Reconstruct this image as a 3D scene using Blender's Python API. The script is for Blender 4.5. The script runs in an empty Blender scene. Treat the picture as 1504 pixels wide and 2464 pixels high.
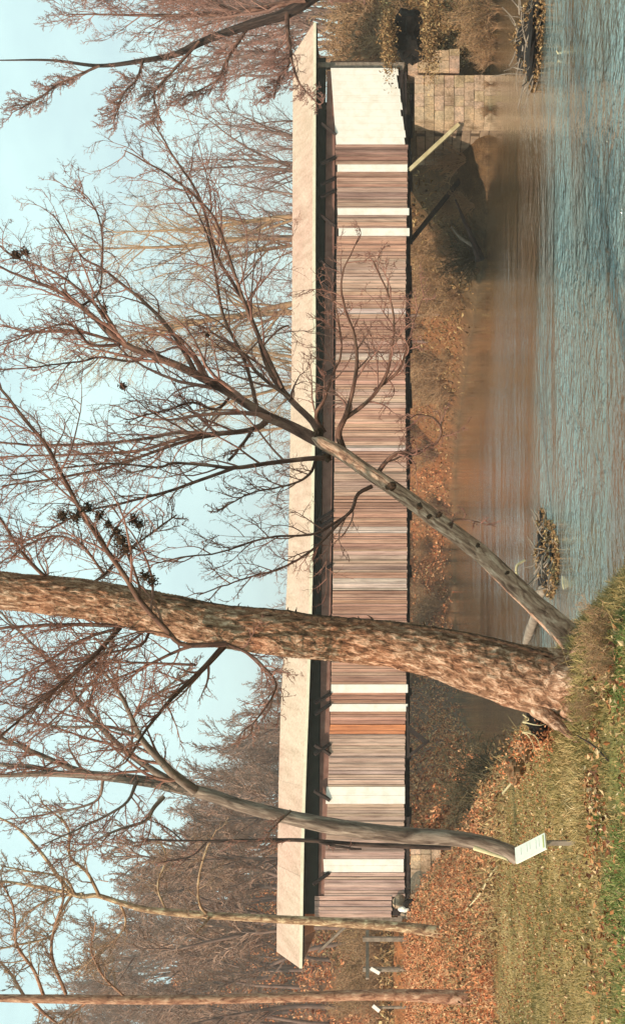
import bpy, math, random
import numpy as np
from mathutils import Matrix, Vector

rng = np.random.default_rng(7)
random.seed(7)
sc = bpy.context.scene
COL = sc.collection

# ------------------------------------------------------------------ camera
# The photograph is a picture lying on its side: the camera is rolled a quarter turn.
EYE = 3.0
F = 3000.0
HZ = 1020.0
cam_d = bpy.data.cameras.new('camera')
cam = bpy.data.objects.new('camera', cam_d)
COL.objects.link(cam)
cam.matrix_world = Matrix(((0, 1, 0, 0), (0, 0, -1, 0), (-1, 0, 0, EYE), (0, 0, 0, 1)))
cam_d.sensor_width = 36
cam_d.lens = 36 * F / 2464
cam_d.shift_x = (752 - HZ) / 2464
cam_d.clip_start = 0.1
cam_d.clip_end = 3000
sc.camera = cam

def P(x, y, D):
    """a point seen at (x, y) of the photograph (1504 x 2464) that stands D metres away"""
    return np.array([(1232 - y) / F * D, D, EYE - (x - HZ) / F * D])

# ------------------------------------------------------------------ light
SUN_AZ = math.radians(222)      # clockwise from +Y, where the sun stands
SUN_EL = math.radians(36)
w = bpy.data.worlds.new('World'); sc.world = w; w.use_nodes = True
nt = w.node_tree; nt.nodes.clear()
out = nt.nodes.new('ShaderNodeOutputWorld'); bg = nt.nodes.new('ShaderNodeBackground')
sky = nt.nodes.new('ShaderNodeTexSky'); sky.sky_type = 'NISHITA'; sky.sun_disc = False
sky.sun_elevation = SUN_EL; sky.sun_rotation = SUN_AZ
sky.air_density = 1.0; sky.dust_density = 1.5; sky.ozone_density = 1.0
tc = nt.nodes.new('ShaderNodeTexCoord'); mp = nt.nodes.new('ShaderNodeMapping')
mp.inputs['Scale'].default_value = (1.6, 1.6, 3.6)
ns = nt.nodes.new('ShaderNodeTexNoise'); ns.inputs['Scale'].default_value = 1.7; ns.inputs['Detail'].default_value = 7; ns.inputs['Roughness'].default_value = 0.55
cr = nt.nodes.new('ShaderNodeValToRGB'); cr.color_ramp.elements[0].position = 0.30; cr.color_ramp.elements[1].position = 0.62
cr.color_ramp.elements[0].color = (0.45, 0.45, 0.45, 1); cr.color_ramp.elements[1].color = (0.96, 0.96, 0.96, 1)
mx = nt.nodes.new('ShaderNodeMix'); mx.data_type = 'RGBA'
mx.inputs[7].default_value = (7.8, 11.0, 10.8, 1)
bg.inputs['Strength'].default_value = 0.1
L = nt.links.new
L(tc.outputs['Generated'], mp.inputs['Vector']); L(mp.outputs['Vector'], ns.inputs['Vector']); L(ns.outputs['Fac'], cr.inputs['Fac'])
L(cr.outputs['Color'], mx.inputs[0]); L(sky.outputs['Color'], mx.inputs[6]); L(mx.outputs[2], bg.inputs['Color']); L(bg.outputs['Background'], out.inputs['Surface'])

sl = bpy.data.lights.new('sun', 'SUN'); sl.energy = 4.6; sl.angle = math.radians(0.6); sl.color = (1.0, 0.81, 0.65)
so = bpy.data.objects.new('sun', sl); COL.objects.link(so)
sd = Vector((math.sin(SUN_AZ) * math.cos(SUN_EL), math.cos(SUN_AZ) * math.cos(SUN_EL), math.sin(SUN_EL)))
so.rotation_euler = sd.to_track_quat('Z', 'Y').to_euler()
so.location = (0, 0, 60)
sc.view_settings.view_transform = 'Standard'
sc.view_settings.look = 'None'
sc.view_settings.exposure = 0.18
sc.view_settings.gamma = 1.0

# ------------------------------------------------------------------ noise
_perm = np.random.default_rng(3).random((256, 256))
def vnoise(x, y):
    x = np.asarray(x, float); y = np.asarray(y, float)
    xi = np.floor(x).astype(int); yi = np.floor(y).astype(int)
    fx = x - xi; fy = y - yi
    fx = fx * fx * (3 - 2 * fx); fy = fy * fy * (3 - 2 * fy)
    a = _perm[xi & 255, yi & 255]; b = _perm[(xi + 1) & 255, yi & 255]
    c = _perm[xi & 255, (yi + 1) & 255]; d = _perm[(xi + 1) & 255, (yi + 1) & 255]
    return (a * (1 - fx) + b * fx) * (1 - fy) + (c * (1 - fx) + d * fx) * fy
def fbm(x, y, o=4):
    s = 0; a = .5; t = 0
    for k in range(o):
        s = s + a * vnoise(x * 2 ** k + 17.3 * k, y * 2 ** k + 5.1 * k); t += a; a *= .5
    return s / t
def smooth(a, b, x):
    t = np.clip((np.asarray(x, float) - a) / (b - a), 0, 1)
    return t * t * (3 - 2 * t)

# ------------------------------------------------------------------ materials
def newmat(name, rough=0.9, spec=0.3):
    m = bpy.data.materials.new(name); m.use_nodes = True
    n = m.node_tree.nodes; b = n['Principled BSDF']
    b.inputs['Roughness'].default_value = rough
    b.inputs['Specular IOR Level'].default_value = spec
    return m, m.node_tree, b
def node(t, kind, **k):
    n = t.nodes.new(kind)
    for a, v in k.items(): setattr(n, a, v)
    return n
def ramp(t, src, stops):
    r = node(t, 'ShaderNodeValToRGB'); e = r.color_ramp.elements
    while len(e) < len(stops): e.new(0.5)
    for i, (p, c) in enumerate(stops):
        e[i].position = p; e[i].color = (*c, 1)
    t.links.new(src, r.inputs['Fac']); return r.outputs['Color']
def noise(t, vec, scale, detail=4, rough=.6, stretch=None, dist=0):
    if stretch:
        mpn = node(t, 'ShaderNodeMapping'); mpn.inputs['Scale'].default_value = stretch
        t.links.new(vec, mpn.inputs['Vector']); vec = mpn.outputs['Vector']
    n = node(t, 'ShaderNodeTexNoise'); n.inputs['Scale'].default_value = scale
    n.inputs['Detail'].default_value = detail; n.inputs['Roughness'].default_value = rough; n.inputs['Distortion'].default_value = dist
    t.links.new(vec, n.inputs['Vector']); return n.outputs['Fac']
def mixc(t, fac, a, b, mode='MIX'):
    m = node(t, 'ShaderNodeMix', data_type='RGBA', blend_type=mode)
    for i, v in ((0, fac), (6, a), (7, b)):
        if hasattr(v, 'links'): t.links.new(v, m.inputs[i])
        elif i == 0: m.inputs[0].default_value = v
        else: m.inputs[i].default_value = (*v, 1)
    return m.outputs[2]
def bump(t, b, h, strength=.5, dist=.02):
    n = node(t, 'ShaderNodeBump'); n.inputs['Strength'].default_value = strength; n.inputs['Distance'].default_value = dist
    t.links.new(h, n.inputs['Height']); t.links.new(n.outputs['Normal'], b.inputs['Normal'])
def coords(t, which='Object'):
    return node(t, 'ShaderNodeTexCoord').outputs[which]

def bark(name, dark, mid, pale, su=9, sv=2.2, bs=.8, bd=.03, patch=None):
    m, t, b = newmat(name, .92, .2)
    uv = node(t, 'ShaderNodeUVMap').outputs['UV']
    o = coords(t)
    n1 = noise(t, uv, 1.0, 6, .65, (su, sv, 1), .6)
    n2 = noise(t, uv, 1.0, 3, .5, (su * 4, sv * 4, 1))
    n3 = noise(t, o, 1.3, 3, .5)
    c = ramp(t, n1, [(.34, dark), (.50, mid), (.66, pale)])
    c2 = mixc(t, n2, (.62, .62, .62), (1.25, 1.25, 1.25))
    c = mixc(t, 1.0, c, c2, 'MULTIPLY')
    if patch:
        f = ramp(t, n3, [(.44, (0, 0, 0)), (.62, (1, 1, 1))])
        c = mixc(t, f, c, mixc(t, 1.0, c, patch, 'MULTIPLY'))
    t.links.new(c, b.inputs['Base Color'])
    a = node(t, 'ShaderNodeMath', operation='ADD'); t.links.new(n1, a.inputs[0])
    mm = node(t, 'ShaderNodeMath', operation='MULTIPLY'); mm.inputs[1].default_value = .35; t.links.new(n2, mm.inputs[0]); t.links.new(mm.outputs[0], a.inputs[1])
    bump(t, b, a.outputs[0], bs, bd)
    return m
M = {}
M['bark_big'] = bark('bark_rough_brown', (.10, .05, .03), (.38, .20, .115), (.86, .60, .42), 22, 6.5, 1.0, .06, (1.1, .93, .86))
M['bark_lean'] = bark('bark_tan', (.12, .06, .04), (.44, .255, .165), (.74, .51, .36), 15, 4.5, .9, .03)
M['bark_limb'] = bark('bark_limb_brown', (.045, .022, .016), (.15, .075, .052), (.30, .175, .12), 12, 2.0, .7, .02)
M['bark_grey'] = bark('bark_grey', (.065, .042, .032), (.20, .145, .11), (.40, .31, .24), 12, 1.6, .8, .02)
M['bark_pale'] = bark('bark_sycamore', (.12, .065, .038), (.36, .215, .12), (.78, .62, .38), 12, 3.5, .5, .015)
M['bark_red'] = bark('bark_reddish', (.13, .055, .035), (.40, .20, .12), (.66, .42, .28), 13, 4.0, .9, .04)
M['bark_dark'] = bark('bark_dark', (.020, .013, .011), (.06, .038, .03), (.13, .085, .065), 10, 1.6, .7, .02)
M['bark_vine'] = bark('bark_gnarled', (.03, .016, .010), (.085, .048, .028), (.20, .12, .07), 20, 14, 1, .03)

def plain(name, c1, c2, scale=6, rough=.9, spec=.25):
    m, t, b = newmat(name, rough, spec)
    n = noise(t, coords(t), scale, 4, .6)
    t.links.new(ramp(t, n, [(.3, c1), (.7, c2)]), b.inputs['Base Color']); return m
M['twig'] = plain('twig_red_brown', (.19, .08, .06), (.38, .20, .145), 3)
M['twig_pale'] = plain('twig_pale', (.24, .13, .085), (.42, .28, .18), 2)
M['twig_far'] = plain('twig_far', (.24, .115, .09), (.44, .25, .19), .15)
M['twig_tan'] = plain('twig_tan', (.24, .135, .07), (.46, .29, .16), .6)
M['twig_airy'] = plain('twig_airy', (.30, .20, .13), (.52, .40, .27), .15)
M['twig_hill'] = plain('twig_hill', (.25, .150, .108), (.46, .30, .215), .12)
M['twig_olive'] = plain('twig_olive', (.07, .055, .028), (.17, .125, .065), 1)
M['trunk_far'] = plain('trunk_far', (.12, .075, .06), (.30, .21, .17), 1)
M['dark_iron'] = plain('dark_timber', (.02, .015, .013), (.06, .042, .035), 5)
M['soil_and_shade'] = plain('dark_soil_and_shade', (.004, .003, .002), (.018, .011, .007), 9)  # mud, and near-black that carries the painted shade of the hollows

def card(name, stops, rough=.8, trans=.0):
    """leaves and blades: each carries its own random number in uv.x"""
    m, t, b = newmat(name, rough, .2)
    uv = node(t, 'ShaderNodeUVMap').outputs['UV']
    s = node(t, 'ShaderNodeSeparateXYZ'); t.links.new(uv, s.inputs[0])
    t.links.new(ramp(t, s.outputs[0], stops), b.inputs['Base Color'])
    return m
M['leaf'] = card('fallen_leaf', [(0, (.10, .045, .025)), (.3, (.25, .085, .035)), (.55, (.40, .16, .06)), (.8, (.52, .31, .14)), (1, (.68, .54, .32))])
M['grass'] = card('grass_blade', [(0, (.09, .085, .025)), (.3, (.22, .18, .06)), (.6, (.38, .27, .11)), (.85, (.54, .38, .18)), (1, (.74, .60, .34))])
M['grass_green'] = card('grass_green', [(0, (.065, .10, .022)), (.5, (.14, .20, .05)), (1, (.32, .31, .11))])
M['brush'] = card('orange_brush', [(0, (.20, .06, .03)), (.35, (.54, .185, .075)), (.7, (.70, .31, .14)), (1, (.80, .50, .27))])
M['brush_brown'] = card('brown_brush', [(0, (.08, .045, .02)), (.4, (.21, .12, .05)), (.8, (.38, .225, .10)), (1, (.56, .42, .20))])

# ground: colour zones come from the terrain (attribute), fine mottling from noise
def ground_mat():
    m, t, b = newmat('ground_soil', .95, .1)
    a = node(t, 'ShaderNodeAttribute', attribute_name='tint').outputs['Color']
    o = coords(t)
    n = noise(t, o, 1.7, 8, .7); n2 = noise(t, o, 14, 4, .7)
    c = mixc(t, 1.0, a, ramp(t, n, [(.3, (.55, .5, .45)), (.5, (1, 1, 1)), (.72, (1.6, 1.5, 1.35))]), 'MULTIPLY')
    c = mixc(t, 1.0, c, ramp(t, n2, [(.3, (.55, .5, .5)), (.7, (1.4, 1.4, 1.4))]), 'MULTIPLY')
    t.links.new(c, b.inputs['Base Color']); bump(t, b, n2, .8, .08)
    return m
M['ground'] = ground_mat()

def water_mat():
    m, t, b = newmat('river_water', .06, .5)
    b.inputs['IOR'].default_value = 1.55
    b.inputs['Specular IOR Level'].default_value = .5
    o = coords(t)
    n0 = noise(t, o, .05, 3, .5)
    wr = noise(t, o, 1.0, 3, .55, (1.7, 1.05, 1), .8)
    wf = noise(t, o, 1.0, 3, .55, (4.2, 3.6, 1), .4)
    patch = noise(t, o, 1.0, 3, .55, (.10, .30, 1), .5)
    att = node(t, 'ShaderNodeAttribute', attribute_name='ripple').outputs['Fac']
    sky_tint = node(t, 'ShaderNodeMapRange'); sky_tint.inputs[1].default_value = .08; sky_tint.inputs[2].default_value = .6; t.links.new(att, sky_tint.inputs[0])
    t.links.new(mixc(t, sky_tint.outputs[0], ramp(t, n0, [(.35, (.055, .036, .018)), (.65, (.085, .06, .03))]), ramp(t, patch, [(.36, (.125, .115, .09)), (.50, (.15, .20, .18)), (.66, (.20, .31, .305))])), b.inputs['Base Color'])  # rippled water: sky reflection painted into the base colour, brown where calm
    pr = node(t, 'ShaderNodeMapRange'); pr.inputs[1].default_value = .38; pr.inputs[2].default_value = .60; pr.inputs[3].default_value = .45; pr.inputs[4].default_value = 1.15
    t.links.new(patch, pr.inputs[0])
    k = node(t, 'ShaderNodeMath', operation='MULTIPLY'); t.links.new(pr.outputs[0], k.inputs[0]); t.links.new(att, k.inputs[1])
    s = node(t, 'ShaderNodeMath', operation='ADD'); t.links.new(wr, s.inputs[0])
    s2 = node(t, 'ShaderNodeMath', operation='MULTIPLY'); s2.inputs[1].default_value = .75; t.links.new(wf, s2.inputs[0]); t.links.new(s2.outputs[0], s.inputs[1])
    h = node(t, 'ShaderNodeMath', operation='MULTIPLY'); t.links.new(s.outputs[0], h.inputs[0]); t.links.new(k.outputs[0], h.inputs[1])
    bump(t, b, h.outputs[0], 1.0, .55)
    return m
M['water'] = water_mat()

def siding_mat():
    m, t, b = newmat('weathered_boards', .88, .2)
    a = node(t, 'ShaderNodeAttribute', attribute_name='tint').outputs['Color']
    o = coords(t)
    g = noise(t, o, 1.0, 6, .65, (22, 22, 1.1), .3)
    st = noise(t, o, 1.0, 4, .6, (2.2, 2.2, .45))
    c = mixc(t, 1.0, a, ramp(t, g, [(.28, (.50, .46, .46)), (.5, (1, 1, 1)), (.75, (1.3, 1.3, 1.3))]), 'MULTIPLY')
    c = mixc(t, 1.0, c, ramp(t, st, [(.3, (.72, .66, .64)), (.65, (1.1, 1.08, 1.06))]), 'MULTIPLY')
    t.links.new(c, b.inputs['Base Color']); bump(t, b, g, .5, .01)
    return m
M['boards'] = siding_mat()
def white_mat():
    m, t, b = newmat('white_painted_boards', .6, .3)
    o = coords(t)
    g = noise(t, o, 1.0, 5, .65, (14, 14, .9), .2); n = noise(t, o, 2.5, 4)
    c = mixc(t, 1.0, ramp(t, g, [(.20, (.70, .62, .52)), (.36, (.88, .85, .76)), (.8, (.93, .91, .83))]), ramp(t, n, [(.3, (.92, .88, .82)), (.55, (1, 1, 1))]), 'MULTIPLY')
    t.links.new(c, b.inputs['Base Color']); return m
M['white'] = white_mat()
def roof_mat():
    m, t, b = newmat('pale_roof', .75, .3)
    o = coords(t)
    n = noise(t, o, .16, 3, .6); f = noise(t, o, 9, 5, .7, (1, 1, 1)); st = noise(t, o, 1.0, 4, .6, (3, .5, .5))
    c = ramp(t, n, [(.35, (.58, .38, .29)), (.62, (.60, .46, .345))])
    c = mixc(t, 1.0, c, ramp(t, f, [(.25, (.66, .62, .58)), (.7, (1.2, 1.2, 1.2))]), 'MULTIPLY')
    c = mixc(t, 1.0, c, ramp(t, st, [(.25, (.80, .75, .70)), (.6, (1.05, 1.05, 1.05))]), 'MULTIPLY')
    t.links.new(c, b.inputs['Base Color']); bump(t, b, f, .3, .01); return m
M['roof'] = roof_mat()
def stone_mat():
    m, t, b = newmat('abutment_stone', .9, .2)
    o = coords(t)
    br = node(t, 'ShaderNodeTexBrick'); br.inputs['Scale'].default_value = 1.0
    br.inputs['Brick Width'].default_value = .95; br.inputs['Row Height'].default_value = .42; br.inputs['Mortar Size'].default_value = .022
    br.inputs['Color1'].default_value = (.42, .31, .21, 1); br.inputs['Color2'].default_value = (.30, .22, .15, 1); br.inputs['Mortar'].default_value = (.10, .07, .045, 1)
    mpn = node(t, 'ShaderNodeMapping'); mpn.inputs['Rotation'].default_value = (math.radians(90), 0, 0)
    t.links.new(o, mpn.inputs['Vector']); t.links.new(mpn.outputs[0], br.inputs['Vector'])
    n = noise(t, o, 2.2, 7, .7)
    c = mixc(t, 1.0, br.outputs['Color'], ramp(t, n, [(.28, (.45, .40, .35)), (.5, (1, 1, 1)), (.72, (1.5, 1.4, 1.25))]), 'MULTIPLY')
    t.links.new(c, b.inputs['Base Color']); bump(t, b, n, .9, .05); return m
M['stone'] = stone_mat()
def block_mat():
    m, t, b = newmat('stone_blocks', .92, .15)
    a = node(t, 'ShaderNodeAttribute', attribute_name='tint').outputs['Color']; o = coords(t)
    n = noise(t, o, 1.6, 7, .7); f = noise(t, o, 12, 5, .7)
    c = mixc(t, 1.0, a, ramp(t, n, [(.3, (.42, .38, .30)), (.5, (1, 1, 1)), (.7, (1.5, 1.4, 1.25))]), 'MULTIPLY')
    c = mixc(t, 1.0, c, ramp(t, f, [(.3, (.65, .62, .6)), (.7, (1.25, 1.25, 1.25))]), 'MULTIPLY')
    t.links.new(c, b.inputs['Base Color']); bump(t, b, f, .9, .06); return m
M['blocks'] = block_mat()
M['fascia'] = plain('cream_fascia', (.70, .66, .48), (.82, .80, .62), 3, .6)
M['shade_board'] = plain('eave_shadow_boards', (.022, .026, .018), (.045, .045, .032), 2)  # shadow below the eave is put into this dark colour
M['brown_board'] = plain('brown_beam', (.16, .075, .055), (.30, .165, .125), 2)
M['sign_white'] = plain('sign_white', (.74, .76, .64), (.84, .85, .74), 4, .6)
M['sign_grey'] = plain('sign_grey', (.73, .75, .65), (.82, .83, .73), 20, .6)
M['sign_edge'] = plain('sign_edge', (.40, .42, .12), (.55, .55, .2), 4, .6)
M['tan_earth'] = plain('tan_earth', (.16, .09, .045), (.34, .21, .11), 7)
M['pale_wood'] = plain('pale_wood', (.45, .36, .18), (.72, .62, .38), 3)
M['grey_wood'] = plain('grey_wood', (.16, .125, .095), (.36, .29, .22), 6)

# ------------------------------------------------------------------ mesh building
class MB:
    def __init__(s): s.v = []; s.q = []; s.t = []; s.uvq = []; s.uvt = []; s.c = []; s.n = 0
    def add(s, v, q=None, t=None, uvq=None, uvt=None, col=None):
        v = np.asarray(v, float).reshape(-1, 3)
        if q is not None and len(q):
            q = np.asarray(q, int).reshape(-1, 4); s.q.append(q + s.n)
            s.uvq.append(np.zeros((len(q) * 4, 2)) if uvq is None else np.asarray(uvq, float).reshape(-1, 2))
        if t is not None and len(t):
            t = np.asarray(t, int).reshape(-1, 3); s.t.append(t + s.n)
            s.uvt.append(np.zeros((len(t) * 3, 2)) if uvt is None else np.asarray(uvt, float).reshape(-1, 2))
        s.v.append(v); s.n += len(v)
        c = np.ones((len(v), 4))
        if col is not None: c[:, :3] = col
        s.c.append(c)
    def box(s, a, b, R=None, col=None):
        x0, y0, z0 = a; x1, y1, z1 = b
        v = np.array([(x0, y0, z0), (x1, y0, z0), (x1, y1, z0), (x0, y1, z0), (x0, y0, z1), (x1, y0, z1), (x1, y1, z1), (x0, y1, z1)], float)
        if R is not None: v = R(v)
        s.hexa(v, col)
    def hexa(s, v, col=None):
        s.add(v, [(0, 3, 2, 1), (4, 5, 6, 7), (0, 1, 5, 4), (1, 2, 6, 5), (2, 3, 7, 6), (3, 0, 4, 7)], col=col)
    def beam(s, p, q, w, h, col=None):
        p = np.array(p, float); q = np.array(q, float); d = q - p; d /= np.linalg.norm(d)
        up = np.array([0, 0, 1.]) if abs(d[2]) < .9 else np.array([0, 1., 0])
        a = np.cross(d, up); a /= np.linalg.norm(a); b = np.cross(a, d)
        v = [e + i * a * w / 2 + j * b * h / 2 for e in (p, q) for i, j in ((-1, -1), (1, -1), (1, 1), (-1, 1))]
        v = np.array(v); s.hexa(v[[0, 1, 2, 3, 4, 5, 6, 7]], col)
    def tubes(s, Pn, R, sides=6, cap=False, rough=0.0, seed=0, rfun=None):
        Pn = np.asarray(Pn, float); R = np.asarray(R, float)
        if Pn.ndim == 2: Pn = Pn[None]; R = R[None]
        N, S, _ = Pn.shape
        T = np.gradient(Pn, axis=1); T /= np.linalg.norm(T, axis=2, keepdims=True) + 1e-9
        ref = np.zeros((N, 3)); m0 = T.mean(axis=1); k = np.abs(m0[:, 2]) > .75
        ref[k] = (0, -1, 0.05); ref[~k] = (0, 0, 1)
        A = np.cross(T, ref[:, None, :]); A /= np.linalg.norm(A, axis=2, keepdims=True) + 1e-9
        B = np.cross(T, A)
        ang = np.linspace(0, 2 * np.pi, sides, endpoint=False)
        rr = R[:, :, None] * np.ones(sides)
        seg = np.linalg.norm(np.diff(Pn, axis=1), axis=2); vl = np.concatenate([np.zeros((N, 1)), np.cumsum(seg, axis=1)], axis=1)
        if rfun is not None: rr = rfun(rr, ang[None, None, :] * np.ones((N, S, 1)), vl[:, :, None] * np.ones(sides))
        V = Pn[:, :, None, :] + rr[..., None] * (np.cos(ang)[None, None, :, None] * A[:, :, None, :] + np.sin(ang)[None, None, :, None] * B[:, :, None, :])
        idx = np.arange(N * S * sides).reshape(N, S, sides); j1 = np.roll(np.arange(sides), -1)
        q = np.stack([idx[:, :-1, :], idx[:, :-1, :][:, :, j1], idx[:, 1:, :][:, :, j1], idx[:, 1:, :]], axis=-1).reshape(-1, 4)
        rm = R.mean(axis=1)[:, None, None] * 2 * np.pi
        u0 = (np.arange(sides) / sides)[None, None, :] * rm; u1 = ((np.arange(sides) + 1) / sides)[None, None, :] * rm
        v0 = vl[:, :-1, None] * np.ones(sides); v1 = vl[:, 1:, None] * np.ones(sides)
        o = np.ones((N, S - 1, sides)); off = (np.arange(N) * 1.37 % 50)[:, None, None]
        uv = np.stack([np.stack([u0 * o + off, v0], -1), np.stack([u1 * o + off, v0], -1), np.stack([u1 * o + off, v1], -1), np.stack([u0 * o + off, v1], -1)], axis=3).reshape(-1, 2)
        s.add(V, q, uvq=uv)
        if cap:
            for end in (0, S - 1):
                for n in range(N):
                    ring = idx[n, end] ; c = V.reshape(-1, 3)[ring].mean(0)
                    vv = np.vstack([V.reshape(-1, 3)[ring], c]); k = np.arange(sides)
                    tt = np.stack([k, (k + 1) % sides, np.full(sides, sides)], 1)
                    s.add(vv, t=tt)
    def build(s, name, mat, parent=None, smooth=False, tint=False, loc=None):
        me = bpy.data.meshes.new(name)
        v = np.concatenate(s.v) if s.v else np.zeros((0, 3))
        if loc is not None: v = v - np.array(loc)
        q = np.concatenate(s.q) if s.q else np.zeros((0, 4), int); t = np.concatenate(s.t) if s.t else np.zeros((0, 3), int)
        me.vertices.add(len(v)); me.vertices.foreach_set('co', v.astype(np.float32).ravel())
        nl = len(q) * 4 + len(t) * 3
        me.loops.add(nl); me.loops.foreach_set('vertex_index', np.concatenate([q.ravel(), t.ravel()]).astype(np.int32))
        me.polygons.add(len(q) + len(t))
        me.polygons.foreach_set('loop_start', np.concatenate([np.arange(len(q)) * 4, len(q) * 4 + np.arange(len(t)) * 3]).astype(np.int32))
        me.polygons.foreach_set('use_smooth', np.full(len(q) + len(t), smooth))
        uv = np.concatenate(s.uvq + s.uvt) if (s.uvq or s.uvt) else np.zeros((0, 2))
        u = me.uv_layers.new(name='UVMap'); u.data.foreach_set('uv', uv.astype(np.float32).ravel())
        if tint:
            ca = me.color_attributes.new('tint', 'FLOAT_COLOR', 'POINT'); ca.data.foreach_set('color', np.concatenate(s.c).astype(np.float32).ravel())
        me.update(calc_edges=True); me.validate()
        me.materials.append(mat)
        o = bpy.data.objects.new(name, me); COL.objects.link(o)
        if parent is not None: o.parent = parent
        if loc is not None: o.location = loc
        return o

def unit(v): return v / (np.linalg.norm(v, axis=-1, keepdims=True) + 1e-9)
def leaves(mb, pos, size, rg, flatness=0.0, aspect=.55):
    n = len(pos); d = rg.normal(0, 1, (n, 3)); d[:, 2] *= (1 - flatness); d = unit(d); r2 = rg.normal(0, 1, (n, 3)); r2[:, 2] *= (1 - flatness); s_ = unit(np.cross(d, unit(np.cross(d, r2))))
    a = d * size[:, None]; b = s_ * (size * aspect)[:, None]; nrm = np.cross(unit(a), unit(b)) * (size * .18)[:, None]
    V = np.stack([pos - a * .5, pos + b * .5 + nrm, pos + a * .5, pos - b * .5 + nrm], 1)
    u_ = rg.random(n); uv = np.repeat(np.stack([u_, u_], 1), 4, 0)
    mb.add(V, np.arange(n * 4).reshape(-1, 4), uvq=uv)

def tag(o, label=None, cat=None, group=None, kind=None):
    if label: o['label'] = label
    if cat: o['category'] = cat
    if group: o['group'] = group
    if kind: o['kind'] = kind
    return o
def empty(name, loc, label, cat, group=None):
    o = bpy.data.objects.new(name, None); COL.objects.link(o); o.location = tuple(float(a) for a in loc); o.empty_display_size = .3
    return tag(o, label, cat, group)
def copy_tree(o, parent=None):
    c = o.copy(); COL.objects.link(c); c.parent = parent
    for ch in list(o.children): copy_tree(ch, c)
    return c

# ------------------------------------------------------------------ bridge axis
A0 = np.array([-18.51, 52.0]); B0 = np.array([21.50, 57.0])
BL = np.linalg.norm(B0 - A0); BD = (B0 - A0) / BL; BN = np.array([-BD[1], BD[0]])   # BN points away from the camera
def s_of(y):
    k = (1232 - y) / F
    return (k * 52 + 18.51) / (40.01 - 5 * k) * BL
def z_of(x, s, off=0.0):
    D = (A0 + BD * s + BN * off)[1]
    return EYE - (x - HZ) / F * D
def BR(v):
    v = np.asarray(v, float); o = np.empty_like(v)
    o[:, 0] = A0[0] + BD[0] * v[:, 0] + BN[0] * v[:, 1]; o[:, 1] = A0[1] + BD[1] * v[:, 0] + BN[1] * v[:, 1]; o[:, 2] = v[:, 2]
    return o
def br(s, n, z): return BR(np.array([[s, n, z]]))[0]

# ------------------------------------------------------------------ terrain
RIV = np.array([(40, -10), (12, 1), (5, 4), (2.0, 7.2), (0.9, 9.5), (.45, 11.5), (0.0, 14.5), (-.5, 17.0), (-1.5, 20.2), (-3.0, 24), (-5.3, 31), (-8.2, 40), (-10.8, 49), (-11.9, 60), (-14.0, 76), (-15.6, 94), (-16.5, 108),
                (-12, 118), (-3, 126), (5, 118), (8, 106), (10.5, 86), (12.3, 66), (14.2, 60), (17.2, 57.8), (21.1, 57.4), (22.4, 52.6), (25, 50.5), (45, 49), (90, 46), (90, -10)], float)
def seg_dist(X, Y, poly):
    d = np.full(X.shape, 1e9)
    for i in range(len(poly)):
        a = poly[i]; b = poly[(i + 1) % len(poly)]; ab = b - a
        t = np.clip(((X - a[0]) * ab[0] + (Y - a[1]) * ab[1]) / (ab @ ab), 0, 1)
        d = np.minimum(d, np.hypot(X - a[0] - t * ab[0], Y - a[1] - t * ab[1]))
    return d
def inside(X, Y, poly):
    r = np.zeros(X.shape, bool)
    for i in range(len(poly)):
        a = poly[i]; b = poly[(i + 1) % len(poly)]
        c = ((a[1] > Y) != (b[1] > Y)) & (X < (b[0] - a[0]) * (Y - a[1]) / (b[1] - a[1] + 1e-12) + a[0])
        r ^= c
    return r
def ground(X, Y):
    X = np.asarray(X, float); Y = np.asarray(Y, float)
    d = seg_dist(X, Y, RIV) * np.where(inside(X, Y, RIV), -1, 1)
    d = d + (fbm(X * .35, Y * .35, 3) - .5) * 1.2 * smooth(0, 12, Y - 8)
    left = X < (-11.5 - (Y - 60) * .07) * (Y > 40) + 4 * (Y <= 40)
    far = ~left & (Y > 30)
    # plateau heights
    Tn = 1.28 + 1.7 * smooth(29, 49, Y) + .35 * smooth(-6, -14, X) * smooth(22, 40, Y)
    Tn = np.maximum(Tn, 1.28 + .30 * (fbm(X * .12, Y * .12, 3) - .5))
    road = smooth(50.0, 51.6, Y - (X + 18) * .12) * smooth(-16.6, -17.4, X)
    Tn = Tn + road * (4.25 - Tn) * (Y < 90)
    D = np.maximum(Y, 1); u = X / D
    prof = np.interp(u, [-3, -.55, -.41, -.34, -.29, -.24, -.19, -.14, -.08, 0, .1, .2, .3, .45, 3], [.24, .225, .195, .160, .112, .082, .052, .024, .016, .014, .016, .024, .038, .05, .06])
    hill = prof * np.minimum(D, 190) * smooth(58, 150, Y) * 1.0
    hill_l = hill + smooth(58, 85, Y) * 3.0 * smooth(-14, -22, X)
    Tf = 4.7 + 1.3 * smooth(60, 120, Y)
    T = np.where(far, Tf + hill, Tn + hill_l)
    wd = np.where(far, 6.5, np.where(Y < 30, 1.7, 5.5))
    z = T * smooth(-.15, 1, d / wd * .92 + .0)
    z = np.where(d < 0.35, np.minimum(z, (d - .35) * .45), z)
    z = np.maximum(z, -1.6)
    z = z + (fbm(X * 1.3, Y * 1.3, 3) - .5) * .12 * smooth(.3, 2, d)
    return z, d, far

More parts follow.
